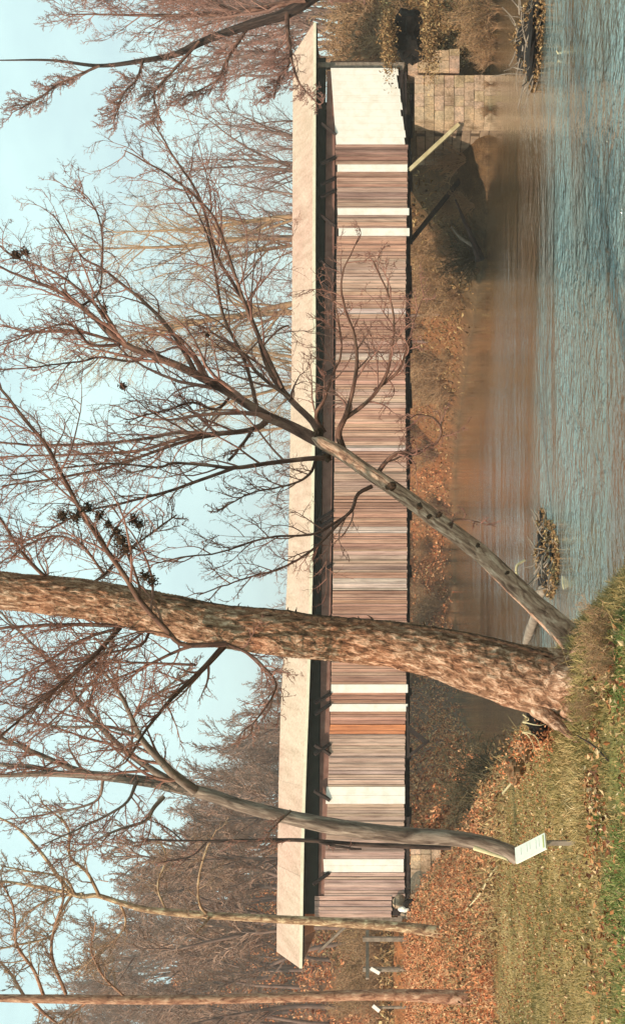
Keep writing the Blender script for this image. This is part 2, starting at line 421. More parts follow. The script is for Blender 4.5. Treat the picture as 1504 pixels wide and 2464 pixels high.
xs = np.unique(np.round(np.concatenate([np.linspace(-420, -70, 26), np.linspace(-70, -26, 45), np.arange(-26, -12, .5), np.arange(-12, 4, .22), np.arange(4, 30, .6), np.linspace(30, 90, 40), np.linspace(90, 420, 22)]), 3))
ys = np.unique(np.round(np.concatenate([np.linspace(-60, 7, 12), np.arange(7, 32, .22), np.arange(32, 66, .5), np.arange(66, 150, 1.3), np.linspace(150, 260, 50), np.linspace(260, 700, 16)]), 3))
GX, GY = np.meshgrid(xs, ys)
GZ, GD, GF = ground(GX, GY)
g = MB()
nx, ny = len(xs), len(ys)
idx = np.arange(nx * ny).reshape(ny, nx)
fq = np.stack([idx[:-1, :-1], idx[:-1, 1:], idx[1:, 1:], idx[1:, :-1]], -1).reshape(-1, 4)
n1 = fbm(GX * .25, GY * .25, 4)[..., None]; n2 = fbm(GX * .9 + 9, GY * .9, 3)[..., None]
lawn = np.array([.30, .235, .095]); dry = np.array([.36, .25, .11]); orange = np.array([.38, .145, .055]); brown = np.array([.19, .105, .05]); mud = np.array([.13, .085, .045]); hillc = np.array([.155, .10, .068]); green = np.array([.09, .17, .03])
tint = lawn * (1 - n2) + dry * n2
gr = smooth(12.5, 10.2, GY)[..., None]; tint = tint * (1 - gr * .8) + green * gr * .8
f = smooth(27.0, 29.5, GY + (n1[..., 0] - .5) * 4)[..., None]; tint = tint * (1 - f) + (orange * (1 - n2 * .5) + brown * n2 * .5) * f
f = smooth(0, 3, 3.2 - GD)[..., None] * (GY[..., None] < 60); tint = tint * (1 - f * .6) + brown * f * .6
ff = GF[..., None] * 1.0; tint = tint * (1 - ff) + (brown * .8 * (1 - n1) + orange * .5 * n1) * ff
f = smooth(60, 95, GY)[..., None] * ~GF[..., None]; tint = tint * (1 - f) + hillc * f
f = smooth(140, 165, GY)[..., None]; tint = tint * (1 - f) + hillc * f
tint = np.where(GF[..., None], tint * 1.35, tint)
f = (smooth(4, 9, GX) * smooth(54, 57, GY) * smooth(84, 70, GY))[..., None] * .75; tint = tint * (1 - f) + np.array([.07, .052, .024]) * f  # shade under the bridge, painted into the bank's ground colour
f = smooth(.7, .1, GD)[..., None]; tint = tint * (1 - f) + mud * f
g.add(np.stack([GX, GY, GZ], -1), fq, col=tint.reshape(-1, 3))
go = g.build('ground', M['ground'], smooth=True, tint=True); tag(go, 'rolling river banks of grass, earth and leaf litter', kind='structure')

# water
wx = np.linspace(-60, 95, 120); wy = np.linspace(-15, 150, 130); WX, WY = np.meshgrid(wx, wy)
wmb = MB(); idx = np.arange(WX.size).reshape(WX.shape)
wmb.add(np.stack([WX, WY, np.zeros_like(WX)], -1), np.stack([idx[:-1, :-1], idx[:-1, 1:], idx[1:, 1:], idx[1:, :-1]], -1).reshape(-1, 4))
wo = wmb.build('water', M['water'], smooth=True); tag(wo, 'slow brown river reflecting the pale sky', kind='structure')
wd_ = seg_dist(WX, WY, RIV)
rip = .015 + .06 * smooth(4, 14, wd_) + .95 * smooth(36, 28.5, WY + (fbm(WX * .12, WY * .12, 3) - .5) * 9 + WX * .05) * (0.45 + .55 * smooth(-2, 4, WX))
at = wo.data.attributes.new('ripple', 'FLOAT', 'POINT'); at.data.foreach_set('value', rip.astype(np.float32).ravel())

def gz(x, y):
    return float(ground(np.array([x]), np.array([y]))[0][0])

# ------------------------------------------------------------------ covered bridge
s_l = s_of(2207); s_r = s_of(165)
bridge = empty('covered_bridge', br(s_l, 0, 3.7), 'long weathered covered bridge with vertical board siding and pale roof', 'bridge')
def rel(mb, name, mat, parent=bridge, **k):
    o = mb.build(name, mat, parent, **k); o.matrix_parent_inverse = Matrix.Translation(-Vector(parent.location)); return o
base_tones = [np.array(c) for c in ((.53, .32, .235), (.48, .28, .205), (.57, .365, .275), (.42, .245, .185), (.60, .415, .32))]
grey_t = np.array([.52, .41, .335]); dark_t = np.array([.30, .19, .15]); orange_t = np.array([.66, .27, .13]); pale_t = np.array([.68, .57, .49])
SB = lambda s: 3.78 + .05 * math.sin(s * .3)           # siding bottom
def sec_bounds(y0, y1, name, kind, x_top=None, x_bot=None):
    sa, sb = s_of(y0), s_of(y1)
    mb = MB()
    if kind == 'white':
        nb = max(1, int(round((sb - sa) / .32)))
        for i in range(nb):
            a = sa + (sb - sa) * i / nb; b = sa + (sb - sa) * (i + 1) / nb - (.006 if i < nb - 1 else 0)
            fa = (a - sa) / (sb - sa); fb = (b - sa) / (sb - sa)
            ta = z_of(x_top[0] * (1 - fa) + x_top[1] * fa, a); tb = z_of(x_top[0] * (1 - fb) + x_top[1] * fb, b)
            ba = z_of(x_bot[0] * (1 - fa) + x_bot[1] * fa, a); bb = z_of(x_bot[0] * (1 - fb) + x_bot[1] * fb, b)
            if nb > 6: j = rng.uniform(-.06, .06); ba += j; bb += j
            mb.hexa(BR(np.array([(a, -.06, ba), (b, -.06, bb), (b, 0, bb), (a, 0, ba), (a, -.06, ta), (b, -.06, tb), (b, 0, tb), (a, 0, ta)])))
        o = rel(mb, 'white_panel', M['white'])
        return o
    s = sa; k = 0
    while s < sb - .02:
        bw = min(rng.uniform(.09, .165), sb - s)
        if sb - s - bw < .08: bw = sb - s
        yy = np.interp(s + bw / 2, [s_of(2300), s_of(100)], [2300, 100])
        c = base_tones[rng.integers(5)] * .6 + base_tones[0] * .4
        band = vnoise(s * .55, 3.3)
        c = c * (.88 + .24 * vnoise(s * .8, 8.8))
        if band > .66: c = c * .45 + grey_t * .55
        if 1802 < yy < 1893 or 1934 < yy < 2067: c = c * .35 + grey_t * .65
        if yy > 2098: c = c * .35 + np.array([.57, .41, .345]) * .65
        if 1780 < yy < 1800: c = orange_t * rng.uniform(.9, 1.1)
        elif 1712 < yy < 1800: c = c * .5 + np.array([.55, .28, .18]) * .5
        if 348 < yy < 397: c = dark_t * rng.uniform(.8, 1.6)
        if 414 < yy < 550: c = c * .7 + dark_t * .25
        if any(abs(yy - q) < 7 for q in (797, 905, 1128, 1330, 1450, 1462)): c = pale_t * rng.uniform(.9, 1.05)
        c = c * rng.uniform(.86, 1.12) * np.array([1, rng.uniform(.97, 1.03), rng.uniform(.94, 1.06)])
        if rng.random() < .07: c = c * .62
        top = z_of(np.interp(s, [s_l, s_of(1700), s_of(1200), s_of(500), s_r], [778, 796, 804, 812, 800]), s) + rng.uniform(-.01, .01)
        bot = SB(s) + rng.uniform(-.02, .02)
        y_ = rng.uniform(-.012, .012)
        if yy > 2172: top = z_of(757, s)
        bb0 = bot if yy < 2172 else bot + .55
        gap = rng.uniform(.006, .034)
        mb.box((s, -.035 + y_, bb0), (s + bw - gap, y_, top), BR, c)
        if rng.random() < .8: mb.box((s + bw - gap - .012, -.058 + y_ * .3, bb0 + .02), (s + bw + .028, -.037 + y_ * .3, top - .01), BR, c * rng.uniform(.8, 1.25)) if rng.random() < .45 else None
        s += bw; k += 1
    return rel(mb, 'siding', M['boards'], tint=True)
sections = [(2207, 2098, 's'), (2098, 2067, 'w', (780, 778), (971, 971)), (2067, 1934, 's'), (1934, 1893, 'w', (784, 786), (974, 974)), (1893, 1712, 's'),
            (1712, 1694, 'w', (793, 793), (981, 981)), (1694, 1667, 's'), (1667, 1647, 'w', (797, 797), (981, 981)), (1647, 568, 's'), (568, 550, 'w', (815, 815), (985, 985)),
            (550, 518, 's'), (518, 502, 'w', (813, 812), (984, 984)), (502, 414, 's'), (414, 397, 'w', (812, 812), (980, 980)), (397, 348, 's'), (348, 165, 'w', (809, 796), (975, 954))]
for q in sections:
    if q[2] == 's': sec_bounds(q[0], q[1], 'siding', 'siding')
    else: sec_bounds(q[0], q[1], 'white_panel', 'white', q[3], q[4])
W = 4.9                                       # outside width
# inner sheathing behind the boards so no light shows through the joints; back wall
mb = MB(); mb.box((s_l + .05, .03, 3.95), (s_r - .05, .10, 6.95), BR); rel(mb, 'truss_wall', M['dark_iron'])
mb = MB()
s = s_l
while s < s_r:
    mb.box((s, W - .04, 3.85 + rng.uniform(-.05, .05)), (s + .235, W, 7.2), BR, base_tones[rng.integers(5)] * .8); s += .24
rel(mb, 'rear_siding', M['boards'], tint=True)
# floor, chords, floor beams
mb = MB(); mb.box((s_l - .6, .12, 3.92), (s_r + .3, W - .12, 4.10), BR); rel(mb, 'floor_deck', M['grey_wood'])
mb = MB(); mb.box((s_l + .1, .10, 3.79), (s_r - .1, .34, 3.92), BR); mb.box((s_l + .1, W - .34, 3.66), (s_r - .1, W - .10, 3.92), BR); rel(mb, 'bottom_chord', M['dark_iron'])
for k in range(14):
    mb = MB(); a = s_l + 1.2 + k * (s_r - s_l - 2.4) / 13; mb.box((a - .13, .36, 3.56), (a + .13, W - .36, 3.655), BR); rel(mb, 'floor_beam', M['dark_iron'])
# upper wall: eave boards darkened to hold the eave's shadow, and the recessed beam
YS = [70, 600, 900, 1300, 1500, 1700, 1850, 2050, 2330]
SS = [s_of(y) for y in YS][::-1]
EAV = [7.98, 7.90, 7.82, 7.84, 7.88, 7.96, 8.04, 8.10, 8.11][::-1]
RDG = [9.24, 9.14, 9.11, 9.14, 9.24, 9.38, 9.43, 9.43, 9.42][::-1]
def eave_z(s): return float(np.interp(s, SS, EAV))
def ridge_z(s): return float(np.interp(s, SS, RDG))
def strip(n0, n1, lo, hi, sa, sb, name, mat, k=24):
    mb = MB(); q = np.linspace(sa, sb, k + 1)
    for a, b in zip(q[:-1], q[1:]):
        mb.hexa(BR(np.array([(a, n0, lo(a)), (b, n0, lo(b)), (b, n1, lo(b)), (a, n1, lo(a)), (a, n0, hi(a)), (b, n0, hi(b)), (b, n1, hi(b)), (a, n1, hi(a))])))
    return rel(mb, name, mat)
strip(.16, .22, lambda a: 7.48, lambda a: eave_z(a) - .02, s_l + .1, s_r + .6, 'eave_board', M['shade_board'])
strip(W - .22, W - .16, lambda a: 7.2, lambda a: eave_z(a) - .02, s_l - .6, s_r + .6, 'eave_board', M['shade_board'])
mb = MB(); mb.box((s_l + .3, .02, 7.02), (s_r - .1, .14, 7.42), BR); rel(mb, 'top_beam', M['brown_board'])
# knee braces in the eave gap
for y in (1668, 1694, 1790, 1815, 1360, 1250, 1232, 1080, 890, 705, 655, 545, 460, 430, 380, 325, 2100, 1925):
    a = s_of(y); d = .42 if y % 2 else -.42
    mb = MB(); mb.beam(br(a, -.05, 6.98), br(a + d, -.34, 7.62), .12, .12); rel(mb, 'knee_brace', M['dark_iron'])
# roof
def roof_slab(n0, z0, n1, z1, th, name, mat, sl0, sl1):
    mb = MB(); mb.hexa(BR(np.array([(sl0, n0, z0 - th), (sl1, n0, z0 - th), (sl1, n1, z1 - th), (sl0, n1, z1 - th), (sl0, n0, z0), (sl1, n0, z0), (sl1, n1, z1), (sl0, n1, z1)])))
    return rel(mb, name, mat)
s0 = s_of(2322); s1 = s_of(70)
EZ = 7.95; RZ = 9.2
mb = MB()
NS = 90                       # sheets of roofing, each laid slightly over the next, hardly level
rs = np.linspace(s0, s1, NS + 1)
for i in range(NS):
    a, b = rs[i], rs[i + 1]; e = rng.uniform(0, .012)
    for na, nb_ in ((-.56, W / 2), (W + .56, W / 2 + .02)):
        ea, eb, ra, rb = eave_z(a), eave_z(b), ridge_z(a), ridge_z(b)
        mb.hexa(BR(np.array([(a, na, ea - .05), (b, na, eb - .05), (b, nb_, rb - .05), (a, nb_, ra - .05), (a, na, ea + e), (b, na, eb + e), (b, nb_, rb + e), (a, nb_, ra + e)])))
roof = rel(mb, 'roof', M['roof'])
strip(-.60, -.565, lambda a: eave_z(a) - .10, lambda a: eave_z(a) + .03, s0, s1, 'fascia', M['fascia'])
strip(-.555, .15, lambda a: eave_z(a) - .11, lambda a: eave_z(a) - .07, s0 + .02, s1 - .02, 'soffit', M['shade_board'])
for ss in (s0 + .25, s1 - .25):
    mb = MB(); mb.add(BR(np.array([(ss, -.4, EZ), (ss, W + .4, EZ), (ss, W / 2, RZ - .1), (ss + .05, -.4, EZ), (ss + .05, W + .4, EZ), (ss + .05, W / 2, RZ - .1)])), [(0, 1, 4, 3), (1, 2, 5, 4), (2, 0, 3, 5)], [(0, 2, 1), (3, 4, 5)])
    rel(mb, 'gable_boards', M['boards'], tint=True)
# portal posts, end brace
for a in (s_l - .15, s_r + .25):
    for n in (.25, W - .25):
        mb = MB(); mb.box((a - .12, n - .12, 3.9), (a + .12, n + .12, 8.0), BR); rel(mb, 'portal_post', M['grey_wood'])
mb = MB(); mb.beam(br(s_of(2218), .1, z_of(845, s_of(2218))), br(s_of(2292), .1, z_of(765, s_of(2292))), .10, .10); rel(mb, 'eave_strut', M['grey_wood'])
# brown boarding beside the far portal
mb = MB()
a = s_r + .42
while a < s_of(126): mb.box((a, .9, 4.2 + rng.uniform(-.1, .1)), (a + .2, .94, 7.35), BR, np.array([.27, .16, .11]) * rng.uniform(.6, 1.3)); a += .21
rel(mb, 'portal_boarding', M['boards'], tint=True)
# outrigger brace under the left third
mb = MB(); q = [br(s_of(y), -.12, z_of(x, s_of(y))) for x, y in ((980, 1750), (1026, 1786), (979, 1822))]
mb.beam(q[0], q[1], .2, .2); mb.beam(q[2], q[1] - (q[1] - q[2]) * -.12, .12, .12); mb.beam(br(s_of(1700), -.1, 3.72), br(s_of(1824), -.1, 3.66), .10, .10); rel(mb, 'outrigger_brace', M['dark_iron'])
mb = MB(); mb.box((s_of(2176), -.10, 3.60), (s_of(1965), -.05, 3.74), BR); rel(mb, 'sill_beam', M['dark_iron'])
# abutment struts
mb = MB(); a = s_of(297); mb.beam(br(a, .1, z_of(1104, a)), br(s_of(408), .1, z_of(984, s_of(408))), .14, .17); rel(mb, 'abutment_strut', M['pale_wood'])
mb = MB(); a = s_of(330); mb.beam(br(a, W - .3, z_of(1120, a)), br(s_of(500), W - .3, 3.7), .18, .2); rel(mb, 'abutment_strut', M['dark_iron'])

# abutments: coursed stone, uneven face
def abutment(y0, y1, ztop, zbot, label, batter=.0, bumps=.05, steps=16):
    sa, sb = s_of(y0), s_of(y1); c = br((sa + sb) / 2, 0, zbot)
    e = empty('stone_abutment', c, label, 'abutment')
    mb = MB()
    n = max(2, int((sb - sa) / .5)); rows = int((ztop - zbot) / .42)
    for r in range(rows):
        z0 = zbot + r * (ztop - zbot) / rows; z1 = zbot + (r + 1) * (ztop - zbot) / rows - .02
        cuts = np.sort(np.concatenate([[sa, sb], np.linspace(sa, sb, n + 1)[1:-1] + rng.uniform(-.22, .22, n - 1)]))
        for i in range(len(cuts) - 1):
            j = rng.uniform(0, bumps) + batter * (rows - r) / rows
            mb.box((cuts[i] + .012, -.12 - j, z0), (cuts[i + 1] - .012, 1.0, z1), BR, np.array([.62, .47, .32]) * rng.uniform(.85, 1.1) * np.array([1, rng.uniform(.93, 1.03), rng.uniform(.9, 1.05)]))
    o = mb.build('masonry', M['blocks'], e, tint=True); o.matrix_parent_inverse = Matrix.Translation(-Vector(e.location))
    mb = MB(); mb.box((sa + .06, .0, zbot), (sb - .06, W + .2, ztop - .05), BR)
    o = mb.build('core', M['stone'], e); o.matrix_parent_inverse = Matrix.Translation(-Vector(e.location))
    return e
abutment(292, 184, 3.45, -.6, 'tall stone abutment rising from the water under the white end panel')
abutment(2172, 2030, 3.58, 2.3, 'low pale stone abutment above the orange brush')
abutment(176, 128, 3.75, 1.4, 'narrow stone wing wall beside the tall abutment and dark hollow', .25)

# broken timber end and stones at the left abutment
e = empty('broken_stone', P(1000, 2185, 51.3), 'tumbled pale stone block with a near-black lump for the shade of its hollow at abutment end', 'stone')
def blob(mb, c, r, seed=0, sub=3, rough=.35, flat=1.0):
    rg = np.random.default_rng(seed)
    nu, nv = 14 * sub // 2, 9 * sub // 2
    th = np.linspace(0, np.pi, nv); ph = np.linspace(0, 2 * np.pi, nu, endpoint=False); T_, Ph = np.meshgrid(th, ph, indexing='ij')
    ra = 1 + rough * (fbm(np.cos(Ph) * np.sin(T_) * 1.7 + 10 + seed * 3.1, np.sin(Ph) * np.sin(T_) * 1.7 + np.cos(T_) * 2.3 + 20, 3) - .5) * 2
    r = np.atleast_1d(r) * np.ones(3)
    V = np.stack([np.sin(T_) * np.cos(Ph) * r[0] * ra, np.sin(T_) * np.sin(Ph) * r[1] * ra, np.cos(T_) * r[2] * ra * flat], -1) + np.asarray(c)
    idx = np.arange(nu * nv).reshape(nv, nu); j = np.roll(np.arange(nu), -1)
    mb.add(V, np.stack([idx[:-1], idx[1:], idx[1:][:, j], idx[:-1][:, j]], -1).reshape(-1, 4))
def relp(mb, name, mat, parent, **k):
    o = mb.build(name, mat, parent, **k); o.matrix_parent_inverse = Matrix.Translation(-Vector(parent.location)); return o
mb = MB(); blob(mb, P(1000, 2195, 51.2), (.42, .3, .55), 3, 3, .5); blob(mb, P(960, 2170, 51.5), (.30, .2, .28), 5); relp(mb, 'block', M['stone'], e)
mb = MB(); blob(mb, P(985, 2178, 50.9), (.26, .12, .25), 8); relp(mb, 'shade_lump', M['soil_and_shade'], e)
mb = MB(); blob(mb, P(972, 2188, 50.85), (.12, .1, .22), 9); relp(mb, 'chip', M['white'], e)

# culvert-like hollow in the right bank
e = empty('bank_hollow', P(980, 95, 54), 'dark hollow under the sod on the bank beside the far abutment', 'hollow')
mb = MB(); blob(mb, P(985, 90, 55.0), (.95, .9, 1.0), 21, 4, .8); o = relp(mb, 'shade_lump', M['soil_and_shade'], e)  # solid dark lump, the hollow's shade is in its colour
mb = MB(); m = 2600; q = P(935, 85, 53.9) + rng.normal(0, 1, (m, 3)) * np.array([.75, .35, .16]); q2 = P(1035, 85, 53.5) + rng.normal(0, 1, (m, 3)) * np.array([.8, .4, .2]); leaves(mb, np.vstack([q, q2]), rng.uniform(.06, .16, 2 * m), rng); tag(relp(mb, 'sod', M['brush_brown'], e), kind='stuff')

# ------------------------------------------------------------------ trees
def resample(pts, r, n):
    pts = np.asarray(pts, float); r = np.asarray(r, float)
    if len(pts) == 2: t = np.linspace(0, 1, n); return pts[0] + (pts[1] - pts[0]) * t[:, None], r[0] + (r[1] - r[0]) * t
    k = len(pts); seg = np.concatenate([[0], np.cumsum(np.linalg.norm(np.diff(pts, axis=0), axis=1))]); T_ = np.linspace(0, seg[-1], n)
    pp = np.vstack([2 * pts[0] - pts[1], pts, 2 * pts[-1] - pts[-2]])
    outp = []
    for t in T_:
        i = min(max(np.searchsorted(seg, t, side='right') - 1, 0), k - 2); f_ = (t - seg[i]) / (seg[i + 1] - seg[i] + 1e-9)
        p0, p1, p2, p3 = pp[i], pp[i + 1], pp[i + 2], pp[i + 3]
        outp.append(.5 * ((2 * p1) + (-p0 + p2) * f_ + (2 * p0 - 5 * p1 + 4 * p2 - p3) * f_ ** 2 + (-p0 + 3 * p1 - 3 * p2 + p3) * f_ ** 3))
    return np.array(outp), np.interp(T_, seg, r)
def grow(st, d, Ln, r0, steps, wob, up, rg, taper=.12):
    N = len(st); pts = np.empty((N, steps + 1, 3)); pts[:, 0] = st; d = unit(d.copy()); v = rg.normal(0, 1, (N, 3)) * wob * .5
    for i in range(steps):
        v = v * .6 + rg.normal(0, 1, (N, 3)) * wob
        d = unit(d + v + np.array([0, 0, up])); pts[:, i + 1] = pts[:, i] + d * (Ln / steps)[:, None]
    R = r0[:, None] * np.linspace(1, taper, steps + 1)[None]
    return pts, R
def children(Pn, R, m, rg, ang=(.6, 1.0), t0=.15, t1=1.0, lr=(.35, .6), rr=.55, rmin=.0, length=None):
    N, S, _ = Pn.shape
    if length is None: length = np.linalg.norm(np.diff(Pn, axis=1), axis=2).sum(1)
    t = (np.arange(m)[None, :] + rg.random((N, m))) / m * (t1 - t0) + t0
    x = t * (S - 1); i = np.minimum(x.astype(int), S - 2); f_ = x - i; n = np.arange(N)[:, None]
    st = Pn[n, i] * (1 - f_[..., None]) + Pn[n, i + 1] * f_[..., None]
    dr = unit(Pn[n, i + 1] - Pn[n, i]); rp = R[n, i] * (1 - f_) + R[n, i + 1] * f_
    rv = rg.normal(0, 1, (N, m, 3)); perp = unit(rv - (rv * dr).sum(-1, keepdims=True) * dr)
    a = rg.uniform(ang[0], ang[1], (N, m))[..., None]
    d = dr * np.cos(a) + perp * np.sin(a)
    Ln = length[:, None] * rg.uniform(lr[0], lr[1], (N, m)) * (1.15 - .6 * t)
    r = np.maximum(rp * rr, rmin)
    return st.reshape(-1, 3), d.reshape(-1, 3), Ln.ravel(), r.ravel()
def twigs(mb, Pn, R, spec, rg):
    """spec: list of (children per parent, steps, sides, wobble, up, length lo, length hi, radius factor, radius min, t0)"""
    cur = (Pn, R)
    for (m, steps, sides, wob, up, lo, hi, rf, rmin, t0) in spec:
        st, d, Ln, r = children(cur[0], cur[1], m, rg, (.45, 1.05), t0, 1.0, (lo, hi), rf, rmin)
        cur = grow(st, d, Ln, r, steps, wob, up, rg)
        mb.tubes(cur[0], cur[1], sides)
    return cur

def px_limb(pts, D0, D1=None):
    """pts: (x, y, width px) traced; depth runs D0 -> D1"""
    D1 = D0 if D1 is None else D1; n = len(pts)
    pos = []; rad = []
    for i, p in enumerate(pts):
        D = D0 + (D1 - D0) * i / max(1, n - 1)
        if len(p) > 3: D = p[3]
        pos.append(P(p[0], p[1], D)); rad.append(p[2] / 2 / F * D)
    return np.array(pos), np.array(rad)

def bark_fun(amp, freq_a, freq_v, seed):
    def f_(rr, a, v):
        x = a / (2 * np.pi) * freq_a
        per = fbm(np.cos(a) * freq_a / 6 + seed, np.sin(a) * freq_a / 6 + v * freq_v, 4)
        rid = np.abs(per - .5) * 2
        return rr * (1 + amp * (rid - .35)) + rr * .10 * (fbm(np.cos(a) * .8 + 5, v * .9 + np.sin(a) * .8, 2) - .5)
    return f_

def traced_tree(name, label, cat, trunk, D, limbs, barkm, twigm, spec, seed, limbm=None, tscale=1.0, trunk_sides=40, ring=220, bamp=.10, trunk_spec=None, group=None, bf=(18, 6), twig_t0=.12):
    rg = np.random.default_rng(seed)
    tp, tr = px_limb(trunk, *D) if isinstance(D, tuple) else px_limb(trunk, D)
    tr = tr * tscale
    e = empty(name, tp[0], label, cat, group)
    mb = MB(); rp, rr = resample(tp, tr, ring); mb.tubes(rp, rr, trunk_sides, rfun=bark_fun(bamp, bf[0], bf[1], seed)); relp(mb, 'trunk', barkm, e, smooth=True)
    crown = MB()
    if trunk_spec: twigs(crown, rp[None, ::max(1, ring // 30)], rr[None, ::max(1, ring // 30)], trunk_spec, rg)
    for lb in limbs:
        pts, d0, d1 = lb[0], lb[1], lb[2]; m_scale = lb[3] if len(lb) > 3 else 1.0
        lp, lr = px_limb(pts, d0, d1)
        q, r = resample(lp, lr, max(14, len(pts) * 5))
        q = q + np.cumsum(rg.normal(0, .0045, q.shape), axis=0) * (d0 / 15) * np.linspace(0, 1, len(q))[:, None]
        mb = MB(); mb.tubes(q, r, 9, rfun=bark_fun(.08, 8, 8, seed + 2)); relp(mb, 'limb', limbm or barkm, e, smooth=True)
        sp = [tuple([max(1, int(round(s_[0] * (m_scale if i == 0 else 1))))] + list(s_[1:])) for i, s_ in enumerate(spec)]
        twigs(crown, q[None], r[None], sp, rg)
    if crown.n: relp(crown, 'crown', twigm, e)
    return e

#        m, steps, sides, wob, up, lo, hi, rf, rmin, t0
NEAR = [(20, 9, 5, .10, .09, .20, .42, .55, .009, .10),
        (6, 6, 4, .13, .05, .28, .55, .55, .0055, .12),
        (5, 4, 3, .16, .03, .25, .50, .6, .0036, .12),
        (2, 3, 3, .18, .02, .30, .60, .7, .0028, .2)]

# big rough trunk
big = traced_tree('rough_barked_tree', 'massive rough barked tree trunk rising from grassy bank between river and lawn', 'tree',
    [(1450, 1672, 235), (1405, 1668, 200), (1360, 1657, 182), (1300, 1640, 163), (1150, 1600, 140), (1060, 1573, 126), (960, 1553, 113), (850, 1542, 108), (750, 1533, 105), (620, 1518, 104), (500, 1502, 104), (375, 1474, 103), (250, 1449, 98), (120, 1432, 96), (0, 1420, 93), (-150, 1400, 88), (-500, 1380, 60), (-900, 1400, 20)], (14.4, 14.2),
    [([(545, 1549, 15), (500, 1552, 13), (435, 1549, 12), (400, 1514, 13), (340, 1449, 14), (300, 1384, 13), (205, 1244, 11), (150, 1137, 10), (115, 1072, 9), (60, 1007, 8), (0, 927, 6), (-80, 850, 3)], 13.9, 13.3),
     ([(545, 1549, 17), (480, 1619, 13), (415, 1679, 10), (345, 1764, 7), (300, 1830, 4)], 14.2, 13.0),
     ([(545, 1549, 8), (600, 1574, 7), (640, 1610, 6), (665, 1654, 5), (625, 1724, 4), (575, 1774, 2)], 14.0, 13.2),
     ([(290, 1510, 13), (240, 1565, 11), (200, 1604, 10), (90, 1704, 8), (20, 1764, 5), (-60, 1830, 3)], 14.2, 13.2),
     ([(300, 1506, 12), (175, 1504, 9), (90, 1508, 8), (0, 1516, 7), (-120, 1540, 4)], 14.2, 14.6),
     ([(285, 1512, 9), (200, 1539, 7), (110, 1594, 6), (40, 1634, 5), (-40, 1690, 2)], 14.2, 14.8),
     ([(360, 1520, 8), (335, 1555, 7), (225, 1584, 6), (150, 1650, 5), (50, 1700, 2)], 14.2, 13.6),
     ([(505, 1552, 9), (440, 1562, 8), (320, 1619, 6), (220, 1650, 5), (100, 1660, 3)], 14.2, 15),
     ([(470, 1600, 7), (300, 1594, 5), (210, 1600, 4), (60, 1620, 2)], 14.2, 15.0),
     ([(400, 1480, 7), (300, 1560, 6), (180, 1690, 5), (60, 1800, 3)], 14.6, 15.4),
     ([(200, 1417, 9), (250, 1384, 7), (300, 1330, 6), (420, 1240, 4)], 14.4, 15.2),
     ([(250, 1380, 7), (195, 1310, 6), (130, 1290, 5), (60, 1310, 5), (20, 1340, 3)], 13.6, 13.4),
     ([(150, 1425, 11), (60, 1340, 8), (0, 1250, 6), (-60, 1190, 3)], 14.3, 13.5)],
    M['bark_big'], M['twig'], NEAR, 11, limbm=M['bark_limb'], trunk_sides=120, ring=900, bamp=.16, bf=(40, 9))
# burls and clumps of dead growth on it
for (x, y, r, D) in ((150, 1240, 12, 13.3), (182, 1244, 13, 13.3), (212, 1222, 9, 13.4), (240, 1240, 7, 13.4), (292, 1300, 15, 13.5), (306, 1320, 12, 13.5), (280, 1282, 9, 13.5), (262, 1262, 6, 13.5), (322, 1250, 10, 13.6), (335, 1262, 6, 13.6), (350, 1388, 11, 13.6), (368, 1398, 8, 13.8)):
    mb = MB(); c = P(x, y, D); rr = r / F * D
    for k in range(3): blob(mb, c + rng.normal(0, rr * .25, 3), np.array([rr, rr, rr]) * rng.uniform(.4, .6), int(x + k * 7), 3, .7)
    leaves(mb, c + rng.normal(0, rr * .75, (170, 3)), rng.uniform(.015, .045, 170), rng)
    st = np.repeat(c[None], 9, 0); pts, R = grow(st, rng.normal(0, 1, (9, 3)), np.full(9, rr * 2.0), np.full(9, .006), 4, .3, .1, rng); mb.tubes(pts, R, 3)
    tag(relp(mb, 'leaf_clump', M['bark_vine'], big), kind='stuff')
# woody vine along the shaded edge
pts, r = px_limb([(1330, 1578, 12), (1150, 1531, 10), (960, 1502, 10), (850, 1492, 12), (750, 1484, 14), (700, 1474, 11), (640, 1467, 9), (560, 1461, 8), (460, 1445, 9), (390, 1433, 6)], 14.15, 14.0)
q, r = resample(pts, r, 200); mb = MB(); mb.tubes(q, r, 8, rfun=bark_fun(.5, 10, 14, 4)); twigs(mb, q[None, ::8], r[None, ::8], [(55, 4, 4, .3, .06, .008, .03, .6, .006, .3)], rng); relp(mb, 'vine', M['bark_vine'], big, smooth=True)
# surface roots
for (pp, d0, d1) in (([(1290, 1705, 45), (1335, 1738, 34), (1352, 1752, 22), (1372, 1772, 14), (1410, 1800, 6)], 14.2, 13.4), ([(1375, 1710, 60), (1400, 1745, 34), (1425, 1790, 14)], 14.0, 13.2),
                     ([(1380, 1600, 60), (1402, 1560, 34), (1425, 1520, 14)], 14.2, 13.8), ([(1160, 1655, 14), (1200, 1690, 8), (1240, 1700, 7), (1300, 1690, 6)], 14.5, 14.8), ([(1350, 1640, 90), (1430, 1640, 60), (1470, 1630, 20)], 14.1, 12.8)):
    pos, rad = px_limb(pp, d0, d1); q, r = resample(pos, rad, 40); mb = MB(); mb.tubes(q, r, 14, rfun=bark_fun(.3, 10, 8, 6)); relp(mb, 'root', M['bark_big'], big, smooth=True)

